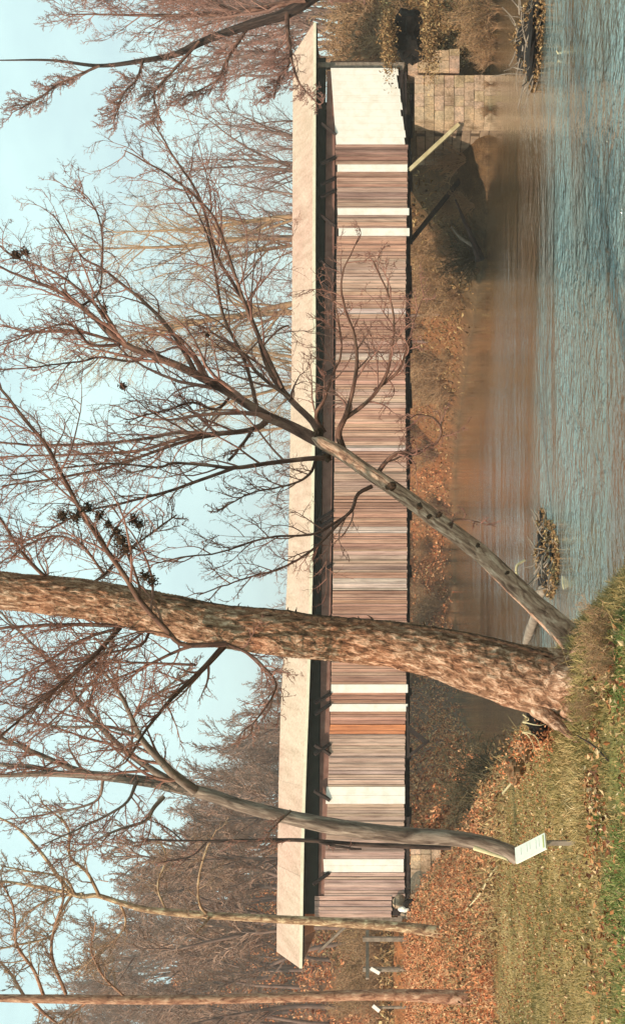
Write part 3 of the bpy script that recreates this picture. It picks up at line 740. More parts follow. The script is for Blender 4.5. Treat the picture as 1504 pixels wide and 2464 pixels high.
# leaning tree
LEAN = [(17, 9, 5, .11, .09, .20, .42, .55, .009, .12),
        (6, 6, 4, .14, .05, .28, .55, .55, .0055, .12),
        (5, 4, 3, .17, .03, .25, .50, .6, .0038, .12),
        (2, 3, 3, .18, .02, .30, .60, .7, .003, .2)]
lean = traced_tree('leaning_tree', 'bare tree leaning far out over the river across the bridge', 'tree',
    [(1430, 1600, 105), (1395, 1560, 92), (1340, 1505, 74), (1280, 1450, 62), (1220, 1392, 58), (1160, 1335, 54), (1060, 1258, 50), (960, 1185, 47), (880, 1132, 43), (820, 1090, 42), (778, 1067, 38), (764, 1060, 24), (752, 1054, 8)], (15.2, 16.35),
    [([(778, 1067, 32), (740, 1048, 31), (690, 1022, 27), (640, 1000, 25), (560, 950, 22), (480, 905, 22), (380, 860, 18), (300, 830, 16), (230, 770, 13), (150, 710, 10), (70, 680, 7), (0, 650, 5), (-80, 600, 3)], 16.35, 17.5),
     ([(285, 822, 9), (260, 770, 8), (200, 700, 7), (130, 650, 6), (40, 612, 4), (0, 580, 3)], 17.0, 17.4),
     ([(650, 1005, 17), (610, 1033, 14), (500, 1045, 11), (430, 1040, 9), (340, 1056, 8), (250, 1066, 7), (100, 1070, 6), (0, 1063, 5), (-80, 1060, 3)], 16.7, 18),
     ([(600, 1035, 10), (450, 1052, 9), (330, 1085, 7), (200, 1095, 6), (0, 1100, 4)], 16.7, 17.4),
     ([(600, 1035, 9), (450, 1060, 8), (300, 1110, 7), (150, 1145, 6), (0, 1165, 4)], 16.7, 16.0),
     ([(785, 1103, 13), (740, 1104, 12), (640, 1116, 11), (560, 1126, 10), (500, 1120, 7), (420, 1115, 7), (380, 1128, 6), (260, 1120, 5), (100, 1140, 4), (0, 1150, 3)], 16.2, 15.4),
     ([(570, 1124, 9), (470, 1160, 8), (400, 1185, 7), (290, 1215, 6), (200, 1237, 5), (100, 1290, 4), (0, 1330, 2)], 15.9, 15.2),
     ([(610, 1030, 9), (590, 1060, 8), (550, 1110, 7)], 16.6, 15.9, .3),
     ([(770, 1050, 18), (750, 1012, 17), (700, 962, 15), (650, 895, 12), (620, 800, 10), (590, 730, 9), (560, 680, 9), (520, 610, 8), (480, 480, 7), (430, 400, 5), (365, 300, 3)], 16.4, 19),
     ([(680, 935, 11), (640, 850, 10), (600, 760, 9), (575, 690, 8), (530, 560, 7), (490, 500, 6), (410, 430, 5), (330, 385, 4), (300, 370, 2)], 16.8, 18),
     ([(620, 985, 10), (590, 870, 8), (540, 760, 8), (520, 650, 6), (500, 560, 5), (440, 440, 4)], 16.8, 18.5),
     ([(470, 895, 13), (440, 840, 11), (400, 780, 10), (340, 720, 8), (300, 690, 7), (250, 650, 6), (200, 620, 5), (130, 520, 3)], 17, 18.5),
     ([(700, 960, 9), (620, 900, 9), (580, 850, 8), (500, 800, 6), (470, 790, 4)], 16.8, 17.5),
     ([(280, 822, 8), (180, 795, 7), (80, 800, 6), (0, 785, 4)], 17.1, 17.9),
     ([(350, 855, 7), (320, 870, 6), (240, 860, 6), (200, 870, 5), (120, 880, 4), (0, 890, 3)], 17.0, 17.5),
     ([(290, 830, 9), (220, 830, 7), (190, 800, 7), (150, 780, 5), (0, 830, 3)], 17, 16.5),
     ([(560, 948, 8), (520, 985, 7), (460, 970, 6), (400, 990, 5), (300, 1010, 3)], 16.9, 16.2),
     ([(200, 735, 7), (240, 700, 5), (245, 620, 5), (240, 540, 4), (200, 470, 3), (140, 450, 2)], 17.2, 18.5),
     ([(825, 1080, 18), (815, 1040, 16), (832, 1000, 13), (848, 940, 10), (858, 870, 9), (848, 800, 8), (822, 710, 6), (825, 640, 4), (860, 560, 2)], 16.2, 15.5, .7),
     ([(832, 1005, 12), (870, 978, 10), (905, 945, 9), (935, 890, 8), (952, 800, 6), (940, 720, 5), (905, 640, 3)], 16.1, 15.5, .7),
     ([(900, 940, 8), (960, 890, 7), (985, 820, 6), (1005, 760, 4), (1040, 700, 2)], 16.0, 15.4, .7),
     ([(780, 1040, 12), (760, 1000, 9), (780, 960, 8), (800, 900, 7), (820, 850, 5), (810, 760, 4), (790, 690, 2)], 16.4, 15.8, .7),
     ([(905, 1145, 13), (925, 1115, 11), (955, 1090, 10), (1000, 1088, 8), (1050, 1065, 6), (1064, 1030, 6), (1050, 1002, 5), (1020, 990, 4), (990, 1000, 2)], 16.0, 15.4, .7),
     ([(895, 1170, 11), (860, 1190, 9), (845, 1230, 8), (800, 1262, 7), (750, 1286, 6), (640, 1294, 5), (540, 1326, 4), (430, 1341, 4), (340, 1361, 2)], 15.9, 15.2),
     ([(830, 1245, 7), (750, 1324, 6), (670, 1369, 5), (600, 1389, 4), (480, 1429, 3)], 15.6, 15.2, .7),
     ([(760, 1105, 8), (745, 1140, 7), (700, 1165, 5), (600, 1190, 4), (520, 1230, 3)], 16.2, 15.6),
     ([(1085, 1270, 5), (1095, 1250, 4), (1140, 1255, 3), (1190, 1270, 2)], 15.6, 15, .3)],
    M['bark_lean'], M['twig'], LEAN, 23, limbm=M['bark_limb'], tscale=.80, trunk_sides=64, ring=420, bamp=.10, bf=(22, 4))
for (x, y, r, D) in ((940, 1172, 13, 15.6), (1010, 1218, 8, 15.5), (1055, 1238, 10, 15.5), (1032, 1242, 8, 15.4), (1085, 1262, 8, 15.4), (1150, 1312, 8, 15.4), (1220, 1378, 6, 15.3), (40, 614, 12, 17.3), (62, 608, 9, 17.3), (250, 742, 10, 17.1), (297, 930, 7, 16.6), (785, 1102, 12, 16.2), (500, 806, 7, 17.5), (765, 1045, 14, 16.3)):
    mb = MB(); c = P(x, y, D); rr = r / F * D
    blob(mb, c, np.array([rr, rr, rr]) * rng.uniform(.6, .9), int(x), 3, .9)
    if x < 300: leaves(mb, c + rng.normal(0, rr * .7, (120, 3)), rng.uniform(.015, .045, 120), rng)
    tag(relp(mb, 'leaf_clump', M['bark_vine'], lean), kind='stuff') if x < 300 else relp(mb, 'burl', M['bark_vine'], lean)

# grey tree with forked crown, left of the big trunk
MID = [(17, 8, 5, .11, .06, .22, .45, .5, .012, .10),
       (6, 6, 4, .14, .05, .28, .55, .55, .008, .12),
       (5, 4, 3, .17, .03, .25, .50, .6, .0056, .12),
       (2, 3, 3, .18, .02, .30, .60, .7, .0048, .2)]
grey = traced_tree('forked_tree', 'grey barked bare tree with forked crown standing behind the white sign', 'tree',
    [(1245, 2062, 50), (1200, 2040, 42), (1140, 2025, 44), (1077, 2016, 46), (972, 2010, 48), (852, 1996, 48), (752, 1979, 44), (670, 1961, 40), (580, 1938, 38), (500, 1912, 38), (440, 1898, 34), (350, 1880, 31), (270, 1870, 28), (200, 1864, 24), (100, 1862, 17), (0, 1866, 12), (-100, 1860, 6)], (23, 23.5),
    [([(470, 1902, 26), (430, 1872, 22), (400, 1845, 20), (340, 1774, 15), (310, 1709, 11), (270, 1640, 8), (220, 1580, 5), (170, 1500, 3)], 23, 21.5),
     ([(430, 1890, 22), (360, 1849, 17), (280, 1789, 15), (210, 1714, 12), (145, 1644, 10), (100, 1584, 8), (30, 1514, 6), (-40, 1440, 3)], 23, 23),
     ([(240, 1868, 18), (175, 1849, 14), (100, 1819, 12), (0, 1774, 9), (-90, 1730, 5)], 23.4, 23),
     ([(150, 1862, 12), (80, 1845, 11), (0, 1841, 9), (-80, 1835, 5)], 23.4, 24),
     ([(395, 1917, 12), (370, 1945, 10), (350, 1976, 8), (280, 2001, 6), (200, 2051, 4), (130, 2090, 2)], 23.2, 22.4),
     ([(330, 1880, 10), (300, 1935, 7), (200, 1990, 5), (100, 2040, 3)], 23.2, 22.2),
     ([(345, 1778, 10), (270, 1750, 8), (160, 1750, 6), (60, 1740, 4), (0, 1720, 3)], 22.6, 22.6),
     ([(210, 1714, 8), (230, 1640, 6), (260, 1560, 4)], 23, 23.8),
     ([(250, 1870, 9), (230, 1930, 6), (120, 1960, 5), (20, 1980, 3)], 23.4, 24.4),
     ([(320, 1727, 8), (350, 1690, 6), (420, 1640, 5), (460, 1600, 3)], 22.4, 22),
     ([(700, 1950, 7), (660, 1990, 5), (640, 2030, 3)], 22.6, 22.2, .4)],
    M['bark_grey'], M['twig'], MID, 31, tscale=.82, trunk_sides=48, ring=260, bamp=.10, bf=(18, 4))
mb = MB(); mb.tubes(*[a for a in resample(*px_limb([(1140, 2040, 12), (1180, 2054, 9), (1215, 2066, 6), (1222, 2072, 2)], 22.7, 22.3), 16)], 8); relp(mb, 'torn_root', M['pale_wood'], grey)

# thin dark sapling
FARM = [(9, 6, 4, .12, .04, .20, .42, .55, .011, .15), (5, 4, 3, .15, .03, .3, .55, .6, .008, .12), (4, 3, 3, .18, .02, .3, .55, .6, .006, .12)]
traced_tree('sapling', 'thin straight dark sapling rising before the roof beside the grey forked tree', 'tree',
    [(1085, 2040, 12), (900, 2034, 11), (750, 2023, 10), (670, 2021, 9), (500, 2024, 7), (340, 2020, 4)], (27, 27),
    [([(760, 2024, 6), (800, 2035, 7), (870, 2045, 5)], 27, 26.8, .3), ([(500, 2024, 5), (460, 2060, 4), (380, 2080, 2)], 27, 27), ([(440, 2023, 4), (400, 1990, 3), (350, 1970, 2)], 27, 27)], M['bark_dark'], M['twig'], FARM, 5, trunk_sides=10, ring=60, trunk_spec=[(16, 6, 4, .12, .04, .06, .12, .5, .010, .5), (5, 4, 3, .15, .02, .3, .5, .6, .007, .2)])

# pale tree
PALE = [(17, 8, 5, .12, .05, .22, .45, .5, .016, .10), (6, 6, 4, .15, .04, .28, .55, .55, .011, .12), (5, 4, 3, .17, .03, .25, .50, .6, .0085, .12), (2, 3, 3, .18, .02, .3, .6, .7, .007, .2)]
traced_tree('pale_barked_tree', 'slender pale yellow barked tree in front of the bridge\'s open near end', 'tree',
    [(1095, 2246, 34), (1040, 2240, 27), (960, 2230, 24), (850, 2222, 22), (750, 2216, 21), (670, 2212, 19), (510, 2203, 17), (430, 2197, 18), (350, 2188, 15), (290, 2172, 13), (235, 2155, 12), (175, 2149, 11), (100, 2052, 8), (40, 1990, 6), (-40, 1950, 3)], (38, 38),
    [([(180, 2149, 9), (100, 2135, 8), (0, 2120, 6), (-80, 2110, 3)], 38, 38.5),
     ([(240, 2156, 9), (210, 2100, 8), (170, 2060, 7), (165, 1990, 6), (100, 1930, 3)], 38, 36.5),
     ([(175, 2152, 8), (145, 2200, 7), (125, 2250, 6), (30, 2275, 5), (-30, 2290, 3)], 38, 37),
     ([(200, 2150, 7), (130, 2160, 6), (60, 2200, 5), (20, 2260, 3)], 38, 39),
     ([(500, 2200, 8), (482, 2180, 7), (478, 2130, 6), (498, 2040, 4), (520, 2000, 2)], 38, 37, .5),
     ([(505, 2205, 8), (495, 2220, 6), (470, 2245, 4)], 38, 37.5, .4),
     ([(400, 2192, 6), (380, 2130, 5), (400, 2060, 4), (370, 2010, 3)], 38, 38.5),
     ([(290, 2172, 7), (300, 2230, 5), (230, 2300, 4), (180, 2340, 2)], 38, 39),
     ([(180, 2150, 7), (150, 2110, 6), (40, 2090, 4), (0, 2080, 3)], 38, 37)],
    M['bark_pale'], M['twig_pale'], PALE, 41, trunk_sides=24, ring=160, bamp=.06, bf=(10, 3))

# reddish tree at the picture's edge
traced_tree('reddish_tree', 'straight reddish barked trunk standing in the orange brush left of the roof end', 'tree',
    [(1160, 2402, 40), (1120, 2401, 36), (1000, 2395, 29), (900, 2394, 26), (750, 2398, 24), (550, 2404, 22), (350, 2406, 22), (150, 2404, 22), (60, 2403, 20), (0, 2402, 18), (-150, 2400, 12), (-320, 2400, 5)], (31, 31),
    [([(105, 2393, 9), (80, 2330, 8), (40, 2271, 7), (35, 2200, 6), (20, 2150, 4), (-30, 2080, 2)], 31, 30),
     ([(160, 2393, 9), (125, 2301, 8), (130, 2230, 7), (150, 2160, 6), (145, 2100, 4)], 31, 31.5),
     ([(80, 2410, 9), (110, 2440, 7), (150, 2470, 5), (200, 2520, 3)], 31, 31),
     ([(300, 2398, 6), (250, 2350, 5), (220, 2290, 4), (235, 2220, 3)], 31, 30.5),
     ([(60, 2398, 8), (20, 2340, 7), (-30, 2300, 4)], 31, 32), ([(210, 2412, 6), (160, 2450, 5), (80, 2500, 3)], 31, 31)],
    M['bark_red'], M['twig_pale'], PALE, 43, trunk_sides=24, ring=160, bamp=.07, bf=(10, 3))

# tree reaching in over the far end of the roof
TRS = [(22, 8, 5, .09, .16, .20, .42, .5, .020, .08), (8, 6, 4, .10, .12, .35, .65, .55, .013, .10), (6, 4, 3, .12, .08, .3, .55, .6, .011, .1), (3, 3, 3, .17, .02, .35, .6, .7, .009, .15)]
traced_tree('overhanging_tree', 'dark limbed bare tree reaching in over the far right end of the roof', 'tree',
    [(1165, -150, 60), (1000, -120, 50), (900, -90, 44), (800, -40, 38), (750, -8, 34), (720, 14, 30), (675, 38, 26), (600, 60, 23), (500, 95, 18), (425, 130, 15), (350, 145, 12), (240, 158, 9), (125, 145, 6), (0, 145, 3)], (47, 45),
    [([(240, 158, 7), (150, 200, 5), (90, 235, 4), (30, 270, 2)], 45, 44.5),
     ([(735, -2, 18), (650, 15, 16), (600, 24, 14), (500, 37, 10), (350, 40, 7), (165, 35, 3)], 46, 47.5),
     ([(345, 146, 7), (330, 190, 6), (295, 232, 5), (270, 300, 2)], 45, 44),
     ([(690, 32, 12), (694, 90, 9), (700, 140, 8), (670, 190, 6), (660, 240, 3)], 46, 45),
     ([(700, 140, 7), (720, 200, 5), (770, 250, 3)], 45, 44.5, .6),
     ([(480, 100, 8), (400, 190, 6), (370, 230, 5), (390, 300, 3)], 45.5, 45),
     ([(600, 60, 9), (550, 140, 7), (520, 200, 5), (440, 240, 3)], 46, 46.5),
     ([(560, 28, 7), (470, -10, 6), (300, -30, 4), (200, -20, 2)], 46.5, 47),
     ([(760, -10, 14), (840, 0, 10), (880, -20, 6)], 46, 46, .3)],
    M['bark_dark'], M['twig_far'], TRS, 53, limbm=M['bark_limb'], trunk_sides=24, ring=160, bamp=.08, bf=(10, 3))

# ------------------------------------------------------------------ trees of the woods behind
def wood_tree(name, h, seed, trunkm, twigm, spread=.42, twr=.022, lean=.03, dens=1.0, fine=3):
    rg = np.random.default_rng(seed)
    e = empty(name, (0, 0, 0), None, None)
    pts, R = grow(np.array([[0., 0, -.3]]), np.array([[rg.normal(0, lean), rg.normal(0, lean), 1.]]), np.array([h]), np.array([h * .013]), 16, .035, .03, rg, .10)
    mb = MB(); mb.tubes(pts, R, 7)
    st, d, Ln, r = children(pts, R, int(15 * dens), rg, (.35, .85), .28, .98, (spread * .75, spread * 1.1), .55, .05, np.array([h]))
    l1 = grow(st, d, Ln, r, 8, .09, .09, rg); mb.tubes(l1[0], l1[1], 5)
    mb.build('trunk', trunkm, e, smooth=True)
    cb = MB()
    st, d, Ln, r = children(l1[0], l1[1], int(7 * dens), rg, (.4, .9), .15, 1, (.28, .5), .5, twr * 1.5)
    l2 = grow(st, d, Ln, r, 5, .12, .07, rg); cb.tubes(l2[0], l2[1], 3)
    st, d, Ln, r = children(l2[0], l2[1], 6, rg, (.4, .9), .1, 1, (.3, .55), .6, twr)
    l3 = grow(st, d, Ln, r, 3, .16, .05, rg); cb.tubes(l3[0], l3[1], 3)
    st, d, Ln, r = children(l3[0], l3[1], fine, rg, (.4, .9), .1, 1, (.4, .7), .7, twr * .7)
    l4 = grow(st, d, Ln, r, 2, .18, .03, rg); cb.tubes(l4[0], l4[1], 3)
    cb.build('crown', twigm, e)
    return e
def place(proto, used, loc, rz, s, label, cat, group):
    o = proto if proto.name not in used else copy_tree(proto)
    used.add(proto.name)
    o.location = tuple(float(a) for a in loc); o.rotation_euler = (0, 0, float(rz)); o.scale = (s, s, s)
    return tag(o, label, cat, group)
airy_protos = [wood_tree('bare_tree', 20, 400 + i, M['twig_tan'], M['twig_airy'], .34, .010, .07, 1.25, 4) for i in range(3)]
used = set()
hill_protos = [wood_tree('bare_tree', 13, 100 + i, M['trunk_far'], M['twig_hill'], .30 + .03 * (i % 3), .026) for i in range(5)]
far_protos = [wood_tree('bare_tree', 17, 200 + i, M['trunk_far'], M['twig_far'], .34 + .05 * (i % 2), .020, .10, .85) for i in range(5)]
def scatter_wood(n, region, protos, label, group, smin, smax, mind, seed):
    rg = np.random.default_rng(seed); got = []
    tries = 0
    while len(got) < n and tries < n * 60:
        tries += 1
        y = rg.uniform(*region[1]); u = rg.uniform(*region[0]); x = u * y
        z, d, _ = ground(np.array([x]), np.array([y]))
        if d[0] < 2.0 or (u > -.215 and x < 0 and y < 122): continue
        if any((x - a) ** 2 + (y - b) ** 2 < mind ** 2 for a, b in got): continue
        got.append((x, y)); k = rg.integers(len(protos))
        place(protos[k], used, (x, y, z[0]), rg.uniform(0, 6.28), rg.uniform(smin, smax), label, 'tree', group)
    return got
scatter_wood(225, ((-.46, -.125), (74, 185)), hill_protos, 'bare grey brown tree of the wooded hillside rising behind the bridge roof', 'bare trees on the wooded hillside', .75, 1.15, 2.6, 61)
scatter_wood(44, ((-.14, .14), (140, 190)), far_protos, 'bare tree of the low woods seen over the middle of the roof', 'bare trees behind the middle of the bridge', .55, .92, 3.0, 62)
scatter_wood(34, ((.13, .44), (78, 135)), far_protos, 'pinkish bare tree of the woods above the right half of the roof', 'bare trees behind the right half of the bridge', .55, 1.0, 3.4, 63)
scatter_wood(14, ((.36, .46), (66, 84)), far_protos, 'bare tree crowding behind the far right end of the bridge', 'bare trees behind the far end', .6, .85, 2.4, 64)

scatter_wood(9, ((-.06, .25), (92, 125)), airy_protos, 'tall airy pale bare tree reaching high over the roof from behind', 'tall airy trees behind the bridge', .95, 1.35, 5.5, 65)
# ------------------------------------------------------------------ shrubs
def shrub(name, h, seed, mat, n=26, leafm=None, twr=.012):
    rg = np.random.default_rng(seed); e = empty(name, (0, 0, 0), None, None)
    mb = MB(); a = rg.uniform(0, 6.28, n); tl = rg.uniform(.1, .9, n)
    d = np.stack([np.cos(a) * tl, np.sin(a) * tl, np.ones(n)], 1)
    st = np.stack([np.cos(a) * .15 * rg.random(n), np.sin(a) * .15 * rg.random(n), np.full(n, -.1)], 1)
    l1 = grow(st, d, rg.uniform(.6, 1.1, n) * h, np.full(n, twr * 1.6), 6, .12, .02, rg); mb.tubes(l1[0], l1[1], 4)
    mb.build('stems', mat, e)
    cb = MB(); l2 = twigs(cb, l1[0], l1[1], [(6, 5, 3, .16, .04, .25, .5, .6, twr, .2), (5, 3, 3, .2, .02, .3, .6, .7, twr * .8, .15)], rg)
    cb.build('crown', mat, e)
    if leafm is not None:
        lb = MB(); tips = l2[0][:, -1]; tips = np.repeat(tips, 3, 0) + rg.normal(0, .06, (len(tips) * 3, 3)); leaves(lb, tips, rg.uniform(.03, .075, len(tips)), rg); lb.build('leaves', leafm, e)
    return e
sh_b = [shrub('bare_shrub', 2.0, 300 + i, M['twig_tan'], 24, M['brush_brown'] if i % 2 else None, .016) for i in range(3)]
sh_o = [shrub('dark_shrub', 2.2, 310 + i, M['twig_olive'], 34, None, .02) for i in range(2)]
def shrubs(protos, spots, label, cat, group, seed):
    rg = np.random.default_rng(seed)
    for (x, y, s) in spots:
        z = gz(x, y); place(protos[rg.integers(len(protos))], used, (x, y, z), rg.uniform(0, 6.28), s, label, cat, group)
rg = np.random.default_rng(5)
spots = []
for _ in range(900):
    y = rg.uniform(58, 90); x = rg.uniform(.12, .36) * y
    z, d, fr = ground(np.array([x]), np.array([y]))
    if .3 < d[0] < 9 and fr[0] and not (17 < x < 22 and y < 63): spots.append((x, y, rg.uniform(.5, 1.15)))
    if len(spots) >= 80: break
shrubs(sh_b, spots, 'bare brown shrub on the far bank under the right half of the bridge', 'shrub', 'bare shrubs on the far bank', 1)
spots = []
for _ in range(600):
    y = rg.uniform(90, 150); x = rg.uniform(-.17, .13) * y
    z, d, fr = ground(np.array([x]), np.array([y]))
    if .4 < d[0] < 9 and fr[0]: spots.append((x, y, rg.uniform(.7, 1.6)))
    if len(spots) >= 62: break
shrubs(sh_b, spots, 'russet shrub on the distant bank seen under the middle of the bridge', 'shrub', 'shrubs on the distant bank', 2)
# dark shrubs: one by the far bank, several on the left bank
p = P(1090, 620, 60.5); e = place(sh_o[0], used, (p[0] + .6, 62.5, .25), 1.0, 1.05, 'dark olive shrub at the water\'s edge below the third white strip', 'shrub', None)
lb = []
for (x, y, D, s, lab) in ((1140, 1885, 47, 1.25, 'dark olive shrub beneath the bridge beside the orange bank'), (1120, 1930, 47, 1.0, 'dark shrub just right of the grey forked trunk under the bridge'), (1150, 1850, 50, .8, 'lowest olive shrub nearest the dark outrigger brace')):
    X = (1232 - y) / F * D; lb.append(place(sh_o[rng.integers(2)], used, (X, D, gz(X, D)), rng.uniform(0, 6), s, lab, 'shrub', None))
# right bank shrubs in front of the hollow and at the water
for (y, D, s) in ((20, 50.8, .9), (60, 51.2, .8), (100, 52, .7), (112, 53.0, .6), (40, 52.5, 1.1), (10, 53.5, 1.1)):
    X = (1232 - y) / F * D; place(sh_b[rng.integers(3)], used, (X, D, max(gz(X, D), .02)), rng.uniform(0, 6), s, 'brown shrub on the right bank before the tall abutment', 'shrub', 'shrubs on the right bank')
for (y, D, sc_) in ((150, 54.9, .42), (128, 54.6, .5), (205, 56.0, .22), (270, 56.4, .3)):
    X = (1232 - y) / F * D; place(sh_b[rng.integers(3)], used, (X, D, .02), rng.uniform(0, 6), sc_, 'brown shrub on the right bank before the tall abutment', 'shrub', 'shrubs on the right bank')
for k in range(22):
    y = rng.uniform(-10, 150); D = rng.uniform(60, 70); X = (1232 - y) / F * D; place(sh_b[rng.integers(3)], used, (X, D, gz(X, D)), rng.uniform(0, 6), rng.uniform(1.0, 2.1), 'pinkish brown shrub in the thicket past the far end of the roof', 'shrub', 'thicket past the far end of the bridge')
for (y, D, sc_, lab) in ((1500, 12.2, .22, 'small bare scrub rightmost on the crest of the near bank'), (1545, 11.6, .20, 'low twiggy scrub on the near bank below the leaning trunk'), (1600, 11.0, .18, 'wiry scrub among leaves below the rough trunk'), (1700, 12.0, .16, 'little dry scrub in the grass left of the rough trunk\'s foot')):
    X = (1232 - y) / F * D; place(sh_b[rng.integers(3)], used, (X, D, gz(X, D)), rng.uniform(0, 6), sc_, lab, 'shrub', None)
# slope shrubs at left behind the road
for k in range(26):
    y = rng.uniform(2215, 2480); D = rng.uniform(60, 72); X = (1232 - y) / F * D; place(sh_b[rng.integers(3)], used, (X, D, gz(X, D)), rng.uniform(0, 6), rng.uniform(.6, 1.3), 'bare shrub on the slope beyond the bridge\'s open near end', 'shrub', 'shrubs on the slope beyond the road')

# ------------------------------------------------------------------ ground cover (stuff)
def sample(n, xr, yr, cond, rg):
    X = rg.uniform(*xr, n); Y = rg.uniform(*yr, n); z, d, fr = ground(X, Y); k = cond(X, Y, z, d, fr)
    return np.stack([X[k], Y[k], z[k]], 1)
rg = np.random.default_rng(77)
def blades(name, pts, hlo, hhi, wd, mat, label, rg, bend=.6, bias=0.0):
    n = len(pts); h = rg.uniform(hlo, hhi, n); a = rg.uniform(0, 6.28, n); side = np.stack([np.cos(a), np.sin(a), np.zeros(n)], 1) * (wd * rg.uniform(.6, 1.3, n) / 2)[:, None]
    ln = np.stack([rg.normal(0, bend, n), rg.normal(0, bend, n), np.ones(n)], 1); ln = unit(ln) * h[:, None]
    mid = pts + ln * .5 + np.array([0, 0, .0]); top = pts + ln + np.stack([rg.normal(0, .3, n) * h, rg.normal(0, .3, n) * h, -h * .12], 1)
    b0 = pts - np.array([0, 0, .02])
    V = np.stack([b0 - side, b0 + side, mid + side * .8, mid - side * .8, top], 1)
    i = np.arange(n)[:, None] * 5; u_ = np.clip(rg.random(n) * .62 + .75 * (fbm(pts[:, 0] * .9, pts[:, 1] * .5, 3) - .22) + bias, 0, 1)
    mb = MB(); mb.add(V, i + np.array([0, 1, 2, 3]), (i + np.array([3, 2, 4])), np.repeat(np.stack([u_, u_], 1), 4, 0), np.repeat(np.stack([u_, u_], 1), 3, 0))
    return tag(mb.build(name, mat), label, 'grass', kind='stuff')
lawnp = sample(230000, (-14, .8), (9.5, 29.5), lambda X, Y, z, d, fr: (d > .5) & (X > -.45 * Y) & (rg.random(len(X)) < np.clip(1.15 - .025 * (Y - 9), .3, 1)), rg)
blades('grass', lawnp, .03, .085, .011, M['grass'], 'short dry grass covering the near bank', rg)
gp = sample(42000, (-6, 1), (9.2, 12.6), lambda X, Y, z, d, fr: (d > .6) & (fbm(X * .9, Y * .9, 3) > .44 + .10 * (Y - 9.6)), rg)
blades('green_grass', gp, .03, .10, .010, M['grass_green'], 'lush green grass at the very foot of the picture', rg)
tp = sample(14000, (-4, 1.5), (11, 18.6), lambda X, Y, z, d, fr: (d > -.1) & (d < 2.2) & (fbm(X * 1.2, Y * 1.2, 2) > .45), rg)
blades('bank_grass', tp, .08, .26, .013, M['grass'], 'longer straw coloured grass along the water\'s edge', rg, .5, .1)
tb = sample(9000, (-3.6, -.4), (12.6, 16.6), lambda X, Y, z, d, fr: (d > .1) & (fbm(X * 2, Y * 2, 2) > .4), rg)
blades('tall_grass', tb, .08, .24, .012, M['grass'], 'unmown grass around the foot of the two trunks', rg, .6)
# fallen leaves
lp = sample(21000, (-13, .8), (9.5, 29), lambda X, Y, z, d, fr: (d > .2) & (fbm(X * .7 + 4, Y * .7, 3) > .42), rg); lp[:, 2] += .035
mb = MB(); leaves(mb, lp, rg.uniform(.022, .07, len(lp)), rg, .5, .6)
for (x, y, n, sp) in ((1440, 1600, 150, .22), (1450, 1935, 160, .20), (1440, 1910, 90, .14), (1455, 2020, 40, .1), (1470, 1560, 70, .2), (1445, 2085, 50, .1), (1450, 1780, 60, .12), (1485, 2240, 50, .16), (1475, 1640, 90, .18), (1440, 2330, 50, .14)):
    D = 3000 * 1.72 / (x - HZ); c = P(x, y, D); q = c[None, :2] + rg.normal(0, 1, (n, 2)) * np.array([sp, sp * 2.0]); z = ground(q[:, 0], q[:, 1])[0]
    leaves(mb, np.column_stack([q, z + rg.uniform(.02, .09, n)]), rg.uniform(.03, .085, n), rg, .3, .6)
tag(mb.build('fallen_leaves', M['leaf']), 'scattered orange and tan fallen leaves on the near bank', 'leaves', kind='stuff')
# orange brush on the left slope
def rg_u(X, Y): return fbm(X * .5, Y * .5, 2)
def brush(name, n, xr, yr, cond, mat, label, hh, seed, sz=(.06, .15), twigm=None):
    rg = np.random.default_rng(seed); p = sample(n, xr, yr, cond, rg); h = hh * (.25 + 1.2 * fbm(p[:, 0] * .8, p[:, 1] * .8, 3)) * rg.random(len(p)); p[:, 2] += h
    mb = MB(); leaves(mb, p, rg.uniform(*sz, len(p)), rg, 0, .5)
    k = rg.integers(len(p), size=len(p) // 6); st = p[k].copy(); st[:, 2] -= h[k]; pts, R = grow(st, np.column_stack([rg.normal(0, .35, (len(k), 2)), np.ones(len(k))]), rg.uniform(.4, 1.3, len(k)) * hh, np.full(len(k), .008), 3, .15, 0, rg)
    mb.tubes(pts, R, 3)
    return tag(mb.build(name, mat), label, 'undergrowth', kind='stuff')
brush('orange_undergrowth', 110000, (-32, -6), (27.5, 52), lambda X, Y, z, d, fr: (d > .8) & (X > -.46 * Y) & ~((X < -16) & (Y > 49)) & (Y > 26.2 + 5.5 * fbm(X * .35, Y * .35, 3)), M['brush'], 'rust orange brush and dead bracken covering the slope to the bridge', .55, 5)
brush('brown_weeds', 42000, (-26, -4), (25.5, 50), lambda X, Y, z, d, fr: (d > .5) & (X > -.46 * Y) & ~((X < -16) & (Y > 49)) & (fbm(X * .5 + 3, Y * .5, 3) > .52), M['brush_brown'], 'dull brown weeds mixed through the orange brush', .7, 15)
brush('bank_undergrowth', 85000, (-36, 34), (50, 150), lambda X, Y, z, d, fr: (d > .2) & (d < 14) & (X > -.5 * Y) & (X < .5 * Y) & ~((Y < 63) & (X > -18) & (X < 21.5)), M['brush_brown'], 'brown brush over the banks behind and beside the bridge', .8, 6, (.14, .34))
brush('left_bank_undergrowth', 26000, (-32, -10.5), (53, 118), lambda X, Y, z, d, fr: (d > .1) & (X > -.27 * Y) & ~((X < -15.5) & (Y < 63)), M['brush'], 'tan and orange brush on the bank seen under the left part of the bridge', .9, 18, (.12, .34))
brush('hill_undergrowth', 50000, (-75, -15), (60, 150), lambda X, Y, z, d, fr: (d > 1) & (X > -.47 * Y) & (X < -.15 * Y), M['brush'], 'orange leaf litter and brush on the slope beyond the road', .5, 8, (.18, .42))
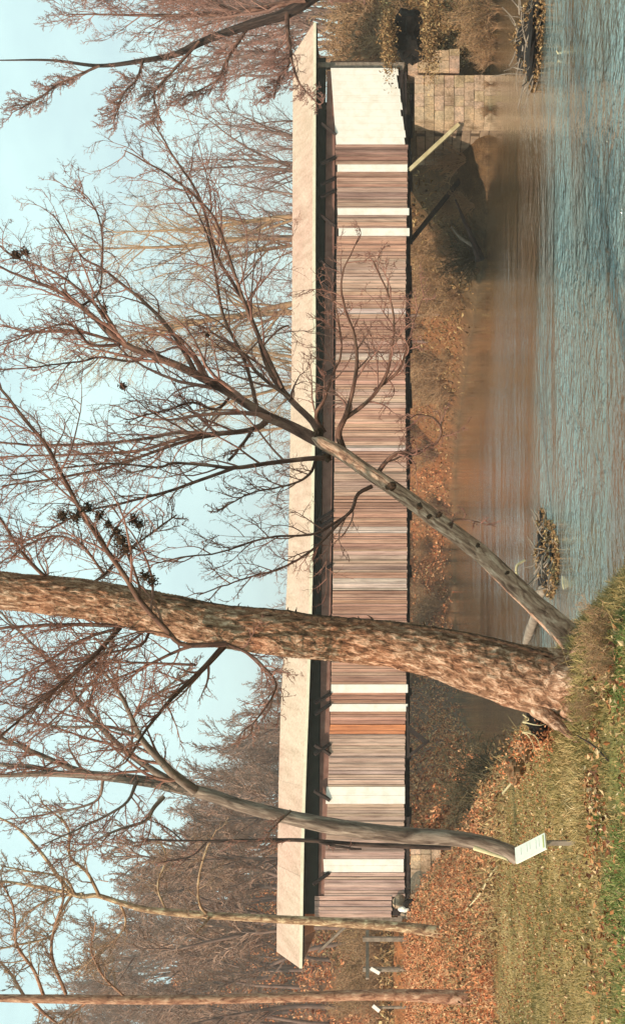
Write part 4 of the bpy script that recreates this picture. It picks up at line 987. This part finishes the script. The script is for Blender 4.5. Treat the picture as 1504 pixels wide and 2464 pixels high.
brush('right_bank_undergrowth', 26000, (17, 30), (49, 66), lambda X, Y, z, d, fr: (d > -.1) & ~((X < 20.9) & (Y > 55.5)), M['brush_brown'], 'dead brown weeds on the right bank around the stone abutment', .7, 9, (.08, .2))
brush('distant_bank_undergrowth', 30000, (-26, 12), (105, 152), lambda X, Y, z, d, fr: (d > .1) & (d < 9) & fr & (X < 2 + 4 * rg_u(X, Y)), M['brush'], 'orange leaves and weeds on the distant bank seen under the bridge', .7, 12, (.18, .42))

# ------------------------------------------------------------------ debris in the river, logs
def pile(x, y, D, rx, ry, h, n, label, seed, name='driftwood_pile'):
    rg = np.random.default_rng(seed); c = P(x, y, D); c[2] = 0; e = empty(name, c, label, 'driftwood')
    mb = MB(); a = rg.uniform(0, 6.28, n); r = np.sqrt(rg.random(n)); st = np.column_stack([c[0] + np.cos(a) * r * rx * .8, c[1] + np.sin(a) * r * ry * .8, rg.random(n) * h * (1 - r * .7)])
    dr = np.column_stack([rg.normal(0, 1, n) * 1.0, rg.normal(0, .8, n), rg.normal(0, .22, n)])
    pts, R = grow(st, dr, rg.uniform(.3, 1.1, n) * min(rx, 1.0), rg.uniform(.008, .03, n), 5, .12, -.01, rg, .5); pts[..., 2] = np.abs(pts[..., 2]); mb.tubes(pts, R, 5)
    relp(mb, 'sticks', M['grey_wood'], e)
    mb = MB(); m = n * 22; a = rg.uniform(0, 6.28, m); r = np.sqrt(rg.random(m)); leaves(mb, np.column_stack([c[0] + np.cos(a) * r * rx, c[1] + np.sin(a) * r * ry, rg.random(m) * h * (1.05 - r) + .01]), rg.uniform(.05, .13, m), rg)
    relp(mb, 'leaf_mat', M['brush_brown'], e)
    mb = MB(); blob(mb, c + np.array([0, 0, h * .12]), (rx * .75, ry * .75, h * .5), seed, 4, .5); relp(mb, 'mud_core', M['soil_and_shade'], e)
    return e
pile(1322, 1345, 29.8, .95, 2.3, .42, 90, 'heap of brown sticks and leaves stranded in midstream behind the leaning trunk', 71)
pile(1305, 1265, 31.5, .45, 1.0, .18, 26, 'thin trail of drift twigs at the outer end of the stranded heap', 74)
pile(1300, 85, 33.0, 1.3, 2.4, .75, 110, 'mound of dead brush standing in the water at the right edge', 73)
def log(name, pts, D0, D1, mat, label, seed, tw=0, zoff=0.0, sides=14):
    pos, r = px_limb(pts, D0, D1); q, r = resample(pos, r, 30); q[:, 2] += zoff
    e = empty(name, q[0], label, 'log'); mb = MB(); mb.tubes(q, r, sides, cap=True, rfun=bark_fun(.25, 8, 5, seed)); relp(mb, 'stem', mat, e, smooth=True); return e
log('floating_log', [(1316, 1404, 20), (1306, 1420, 26), (1296, 1450, 25), (1284, 1490, 22), (1274, 1520, 24), (1264, 1546, 16)], 30.6, 34.5, M['grey_wood'], 'pale sunlit log half afloat passing behind the leaning trunk', 1)
log('driftwood_stick', [(1352, 1386, 3), (1354, 1408, 5), (1360, 1432, 3)], 27.2, 26.8, M['pale_wood'], 'short yellow stick floating below the stranded heap', 2)
log('bleached_stick', [(1376, 1524, 4), (1373, 1536, 5), (1377, 1548, 3)], 25.6, 25.3, M['pale_wood'], 'bleached stub at the waterline behind the rough trunk', 3)
log('driftwood_root', [(1262, 1348, 6), (1243, 1362, 7), (1245, 1390, 7), (1262, 1420, 6)], 31.8, 31.5, M['pale_wood'], 'bent pale root arching over the stranded heap', 4)
log('branch_stub', [(1338, 122, 3), (1344, 134, 4), (1342, 150, 3)], 28.0, 28.0, M['pale_wood'], 'pale stub sticking from the brush mound at right edge', 5)
log('reaching_branch', [(1155, 625, 26), (1142, 590, 16), (1130, 560, 11), (1112, 520, 8), (1095, 480, 5)], 61.0, 59.6, M['bark_dark'], 'dark snag reaching over the water mirrored on the far bank', 6)
log('fallen_branch', [(1135, 590, 9), (1105, 570, 7), (1085, 545, 4)], 61.0, 60.5, M['grey_wood'], 'lighter fork lying beside the dark snag on far bank', 7)
# undercut hollow left of the big trunk
c = P(1292, 1738, 15.6); e = empty('root_hollow', c, 'black undercut hollow beneath the roots of the rough trunk', 'hollow')
mb = MB(); blob(mb, c, (.20, .2, .13), 31, 4, .9); relp(mb, 'shade_lump', M['soil_and_shade'], e, smooth=True)  # convex lump, shade of the undercut painted as near-black
mb = MB(); q = c + np.array([0, -.2, -.10]) + rng.normal(0, 1, (500, 3)) * np.array([.25, .06, .07]); q2 = c + np.array([-.22, -.15, .05]) + rng.normal(0, 1, (300, 3)) * np.array([.06, .08, .12]); leaves(mb, np.vstack([q, q2]), rng.uniform(.02, .06, 800), rng); tag(relp(mb, 'leaf_litter', M['brush'], e), kind='stuff')
for k in range(5):
    a = c + np.array([rng.uniform(-.2, .25), -.25, .20]); pts, R = grow(a[None], np.array([[rng.uniform(-.5, .2), -.1, -1.]]), np.array([rng.uniform(.3, .5)]), np.array([.011]), 6, .25, -.02, rng); mb = MB(); mb.tubes(pts, R, 5); relp(mb, 'rootlet', M['pale_wood'], e)
# eroded bank clods and roots at left of hollow
for i, (x, y, D, r, lab) in enumerate(((1262, 1800, 17.5, .17, 'tan clod of eroded bank left of the black root hollow'), (1240, 1850, 19.5, .20, 'crumbling pale clod with dark gap higher on the eroded bank'))):
    c = P(x, y, D); e = empty('bank_clod', c, lab, 'clod'); mb = MB(); blob(mb, c, (r, r, r * .7), 90 + i, 4, .7); relp(mb, 'earth', M['tan_earth'], e)
    mb = MB(); m = 260; leaves(mb, c + rng.normal(0, r * .6, (m, 3)), rng.uniform(.03, .07, m), rng); tag(relp(mb, 'leaf_litter', M['brush'], e), kind='stuff')
log('dead_branch', [(1250, 1862, 3), (1240, 1880, 5), (1215, 1910, 6)], 21, 21, M['pale_wood'], 'pale dead branch lying at the upper edge of the lawn', 8, zoff=.05)
log('dead_branch', [(1215, 2075, 3), (1190, 2105, 5), (1165, 2150, 5), (1130, 2190, 3)], 29, 31, M['pale_wood'], 'long bent dead branch in the orange brush behind the sign', 9, zoff=.1)
log('dead_branch', [(1175, 2265, 3), (1150, 2290, 5), (1135, 2320, 3)], 31, 32, M['pale_wood'], 'short dead branch in the brush between pale and reddish trees', 10, zoff=.1)
log('dead_branch', [(1400, 1770, 3), (1440, 1795, 5), (1475, 1830, 4)], 12.6, 11.4, M['bark_dark'], 'dark dead branch lying in the grass below the rough trunk', 11, zoff=.05)

# ------------------------------------------------------------------ sign
D = 14.0
b_r = P(1312, 2003, D); c = (b_r + P(1240, 2072, D)) / 2
zg = gz(c[0], c[1]); post_foot = np.array([c[0], c[1], zg])
sign = empty('sign', post_foot, 'small white slanted sign board on a low post in the lawn', 'sign')
e1 = np.array([-.135, -.147, 0.]); e2 = np.array([-.225, .206, .318])
p0 = b_r + np.array([0, -.05, 0]); nrm = unit(np.cross(e2, e1)); nrm = nrm if nrm[1] < 0 else -nrm
def slab(mb, o, a, b, off, th): mb.hexa(np.array([o + nrm * off, o + a + nrm * off, o + a + b + nrm * off, o + b + nrm * off, o + nrm * (off + th), o + a + nrm * (off + th), o + a + b + nrm * (off + th), o + b + nrm * (off + th)]))
mb = MB(); slab(mb, p0, e1, e2, 0, .025); relp(mb, 'board', M['sign_white'], sign)
mb = MB(); slab(mb, p0 + e1 * .1 + e2 * .045, e1 * .8, e2 * .035, .026, .003); relp(mb, 'lower_band', M['sign_edge'], sign)
mb = MB()
for k in range(7):
    if k in (2, 5): continue
    slab(mb, p0 + e1 * .14 + e2 * (.2 + k * .1), e1 * rng.uniform(.45, .72), e2 * .014, .026, .002)
relp(mb, 'faded_lines', M['sign_grey'], sign)
for (x, y, w_) in ((1370, 2022, .05),):
    q = P(x, y, D + .08); top = p0 + (e1 * .45 + e2 * .12 if y < 2030 else e1 * .75 + e2 * .4) - nrm * .015
    mb = MB(); q[2] = gz(q[0], q[1]) - .1; q[0] = top[0]; q[1] = top[1] + .0; mb.beam(q, top, w_, w_); relp(mb, 'post', M['grey_wood'], sign)

# ------------------------------------------------------------------ guard rail and marker boards by the road
e = empty('guard_rail', P(915, 2270, 49), 'dark wooden guard rail beside the road at the bridge\'s near end', 'guard rail')
mb = MB(); mb.beam(P(884, 2240, 51), P(884, 2355, 49.0), .10, .13); relp(mb, 'rail', M['grey_wood'], e)
for y in (2262, 2335):
    q = P(880, y, 50.0); mb = MB(); mb.beam([q[0], q[1] + .12, gz(q[0], q[1]) - .3], q + np.array([0, .12, .12]), .16, .16); relp(mb, 'post', M['grey_wood'], e)
for (x0, y0, x1, y1, D, lab) in ((892, 2330, 913, 2342, 48.5, 'short white marker board at the end of the guard rail'), (897, 2420, 913, 2433, 46.0, 'short white marker board beyond the reddish tree')):
    e = empty('road_marker', P(x1, y1, D), lab, 'marker'); a = P(x0, y0, D); b = P(x1, y1, D)
    mb = MB(); mb.beam(a, b, .05, .13); relp(mb, 'board', M['white'], e); mb = MB(); mid = (a + b) / 2; mb.beam([mid[0], mid[1] + .1, gz(mid[0], mid[1]) - .2], [mid[0], mid[1] + .1, mid[2]], .08, .08); relp(mb, 'post', M['grey_wood'], e)

hz = MB(); hz.box((-480, -70, -3), (480, 760, 95))
hm = bpy.data.materials.new('haze_air'); hm.use_nodes = True; ht = hm.node_tree; ht.nodes.clear()
hout = ht.nodes.new('ShaderNodeOutputMaterial'); hv = ht.nodes.new('ShaderNodeVolumePrincipled')
hv.inputs['Color'].default_value = (1.0, .90, .82, 1); hv.inputs['Density'].default_value = .0008; hv.inputs['Anisotropy'].default_value = .2
ht.links.new(hv.outputs[0], hout.inputs['Volume'])
ho = hz.build('haze', hm); tag(ho, 'thin pale haze over the river', kind='stuff')
sc.render.film_transparent = False
sc.cycles.max_bounces = 6
sc.cycles.use_denoising = True
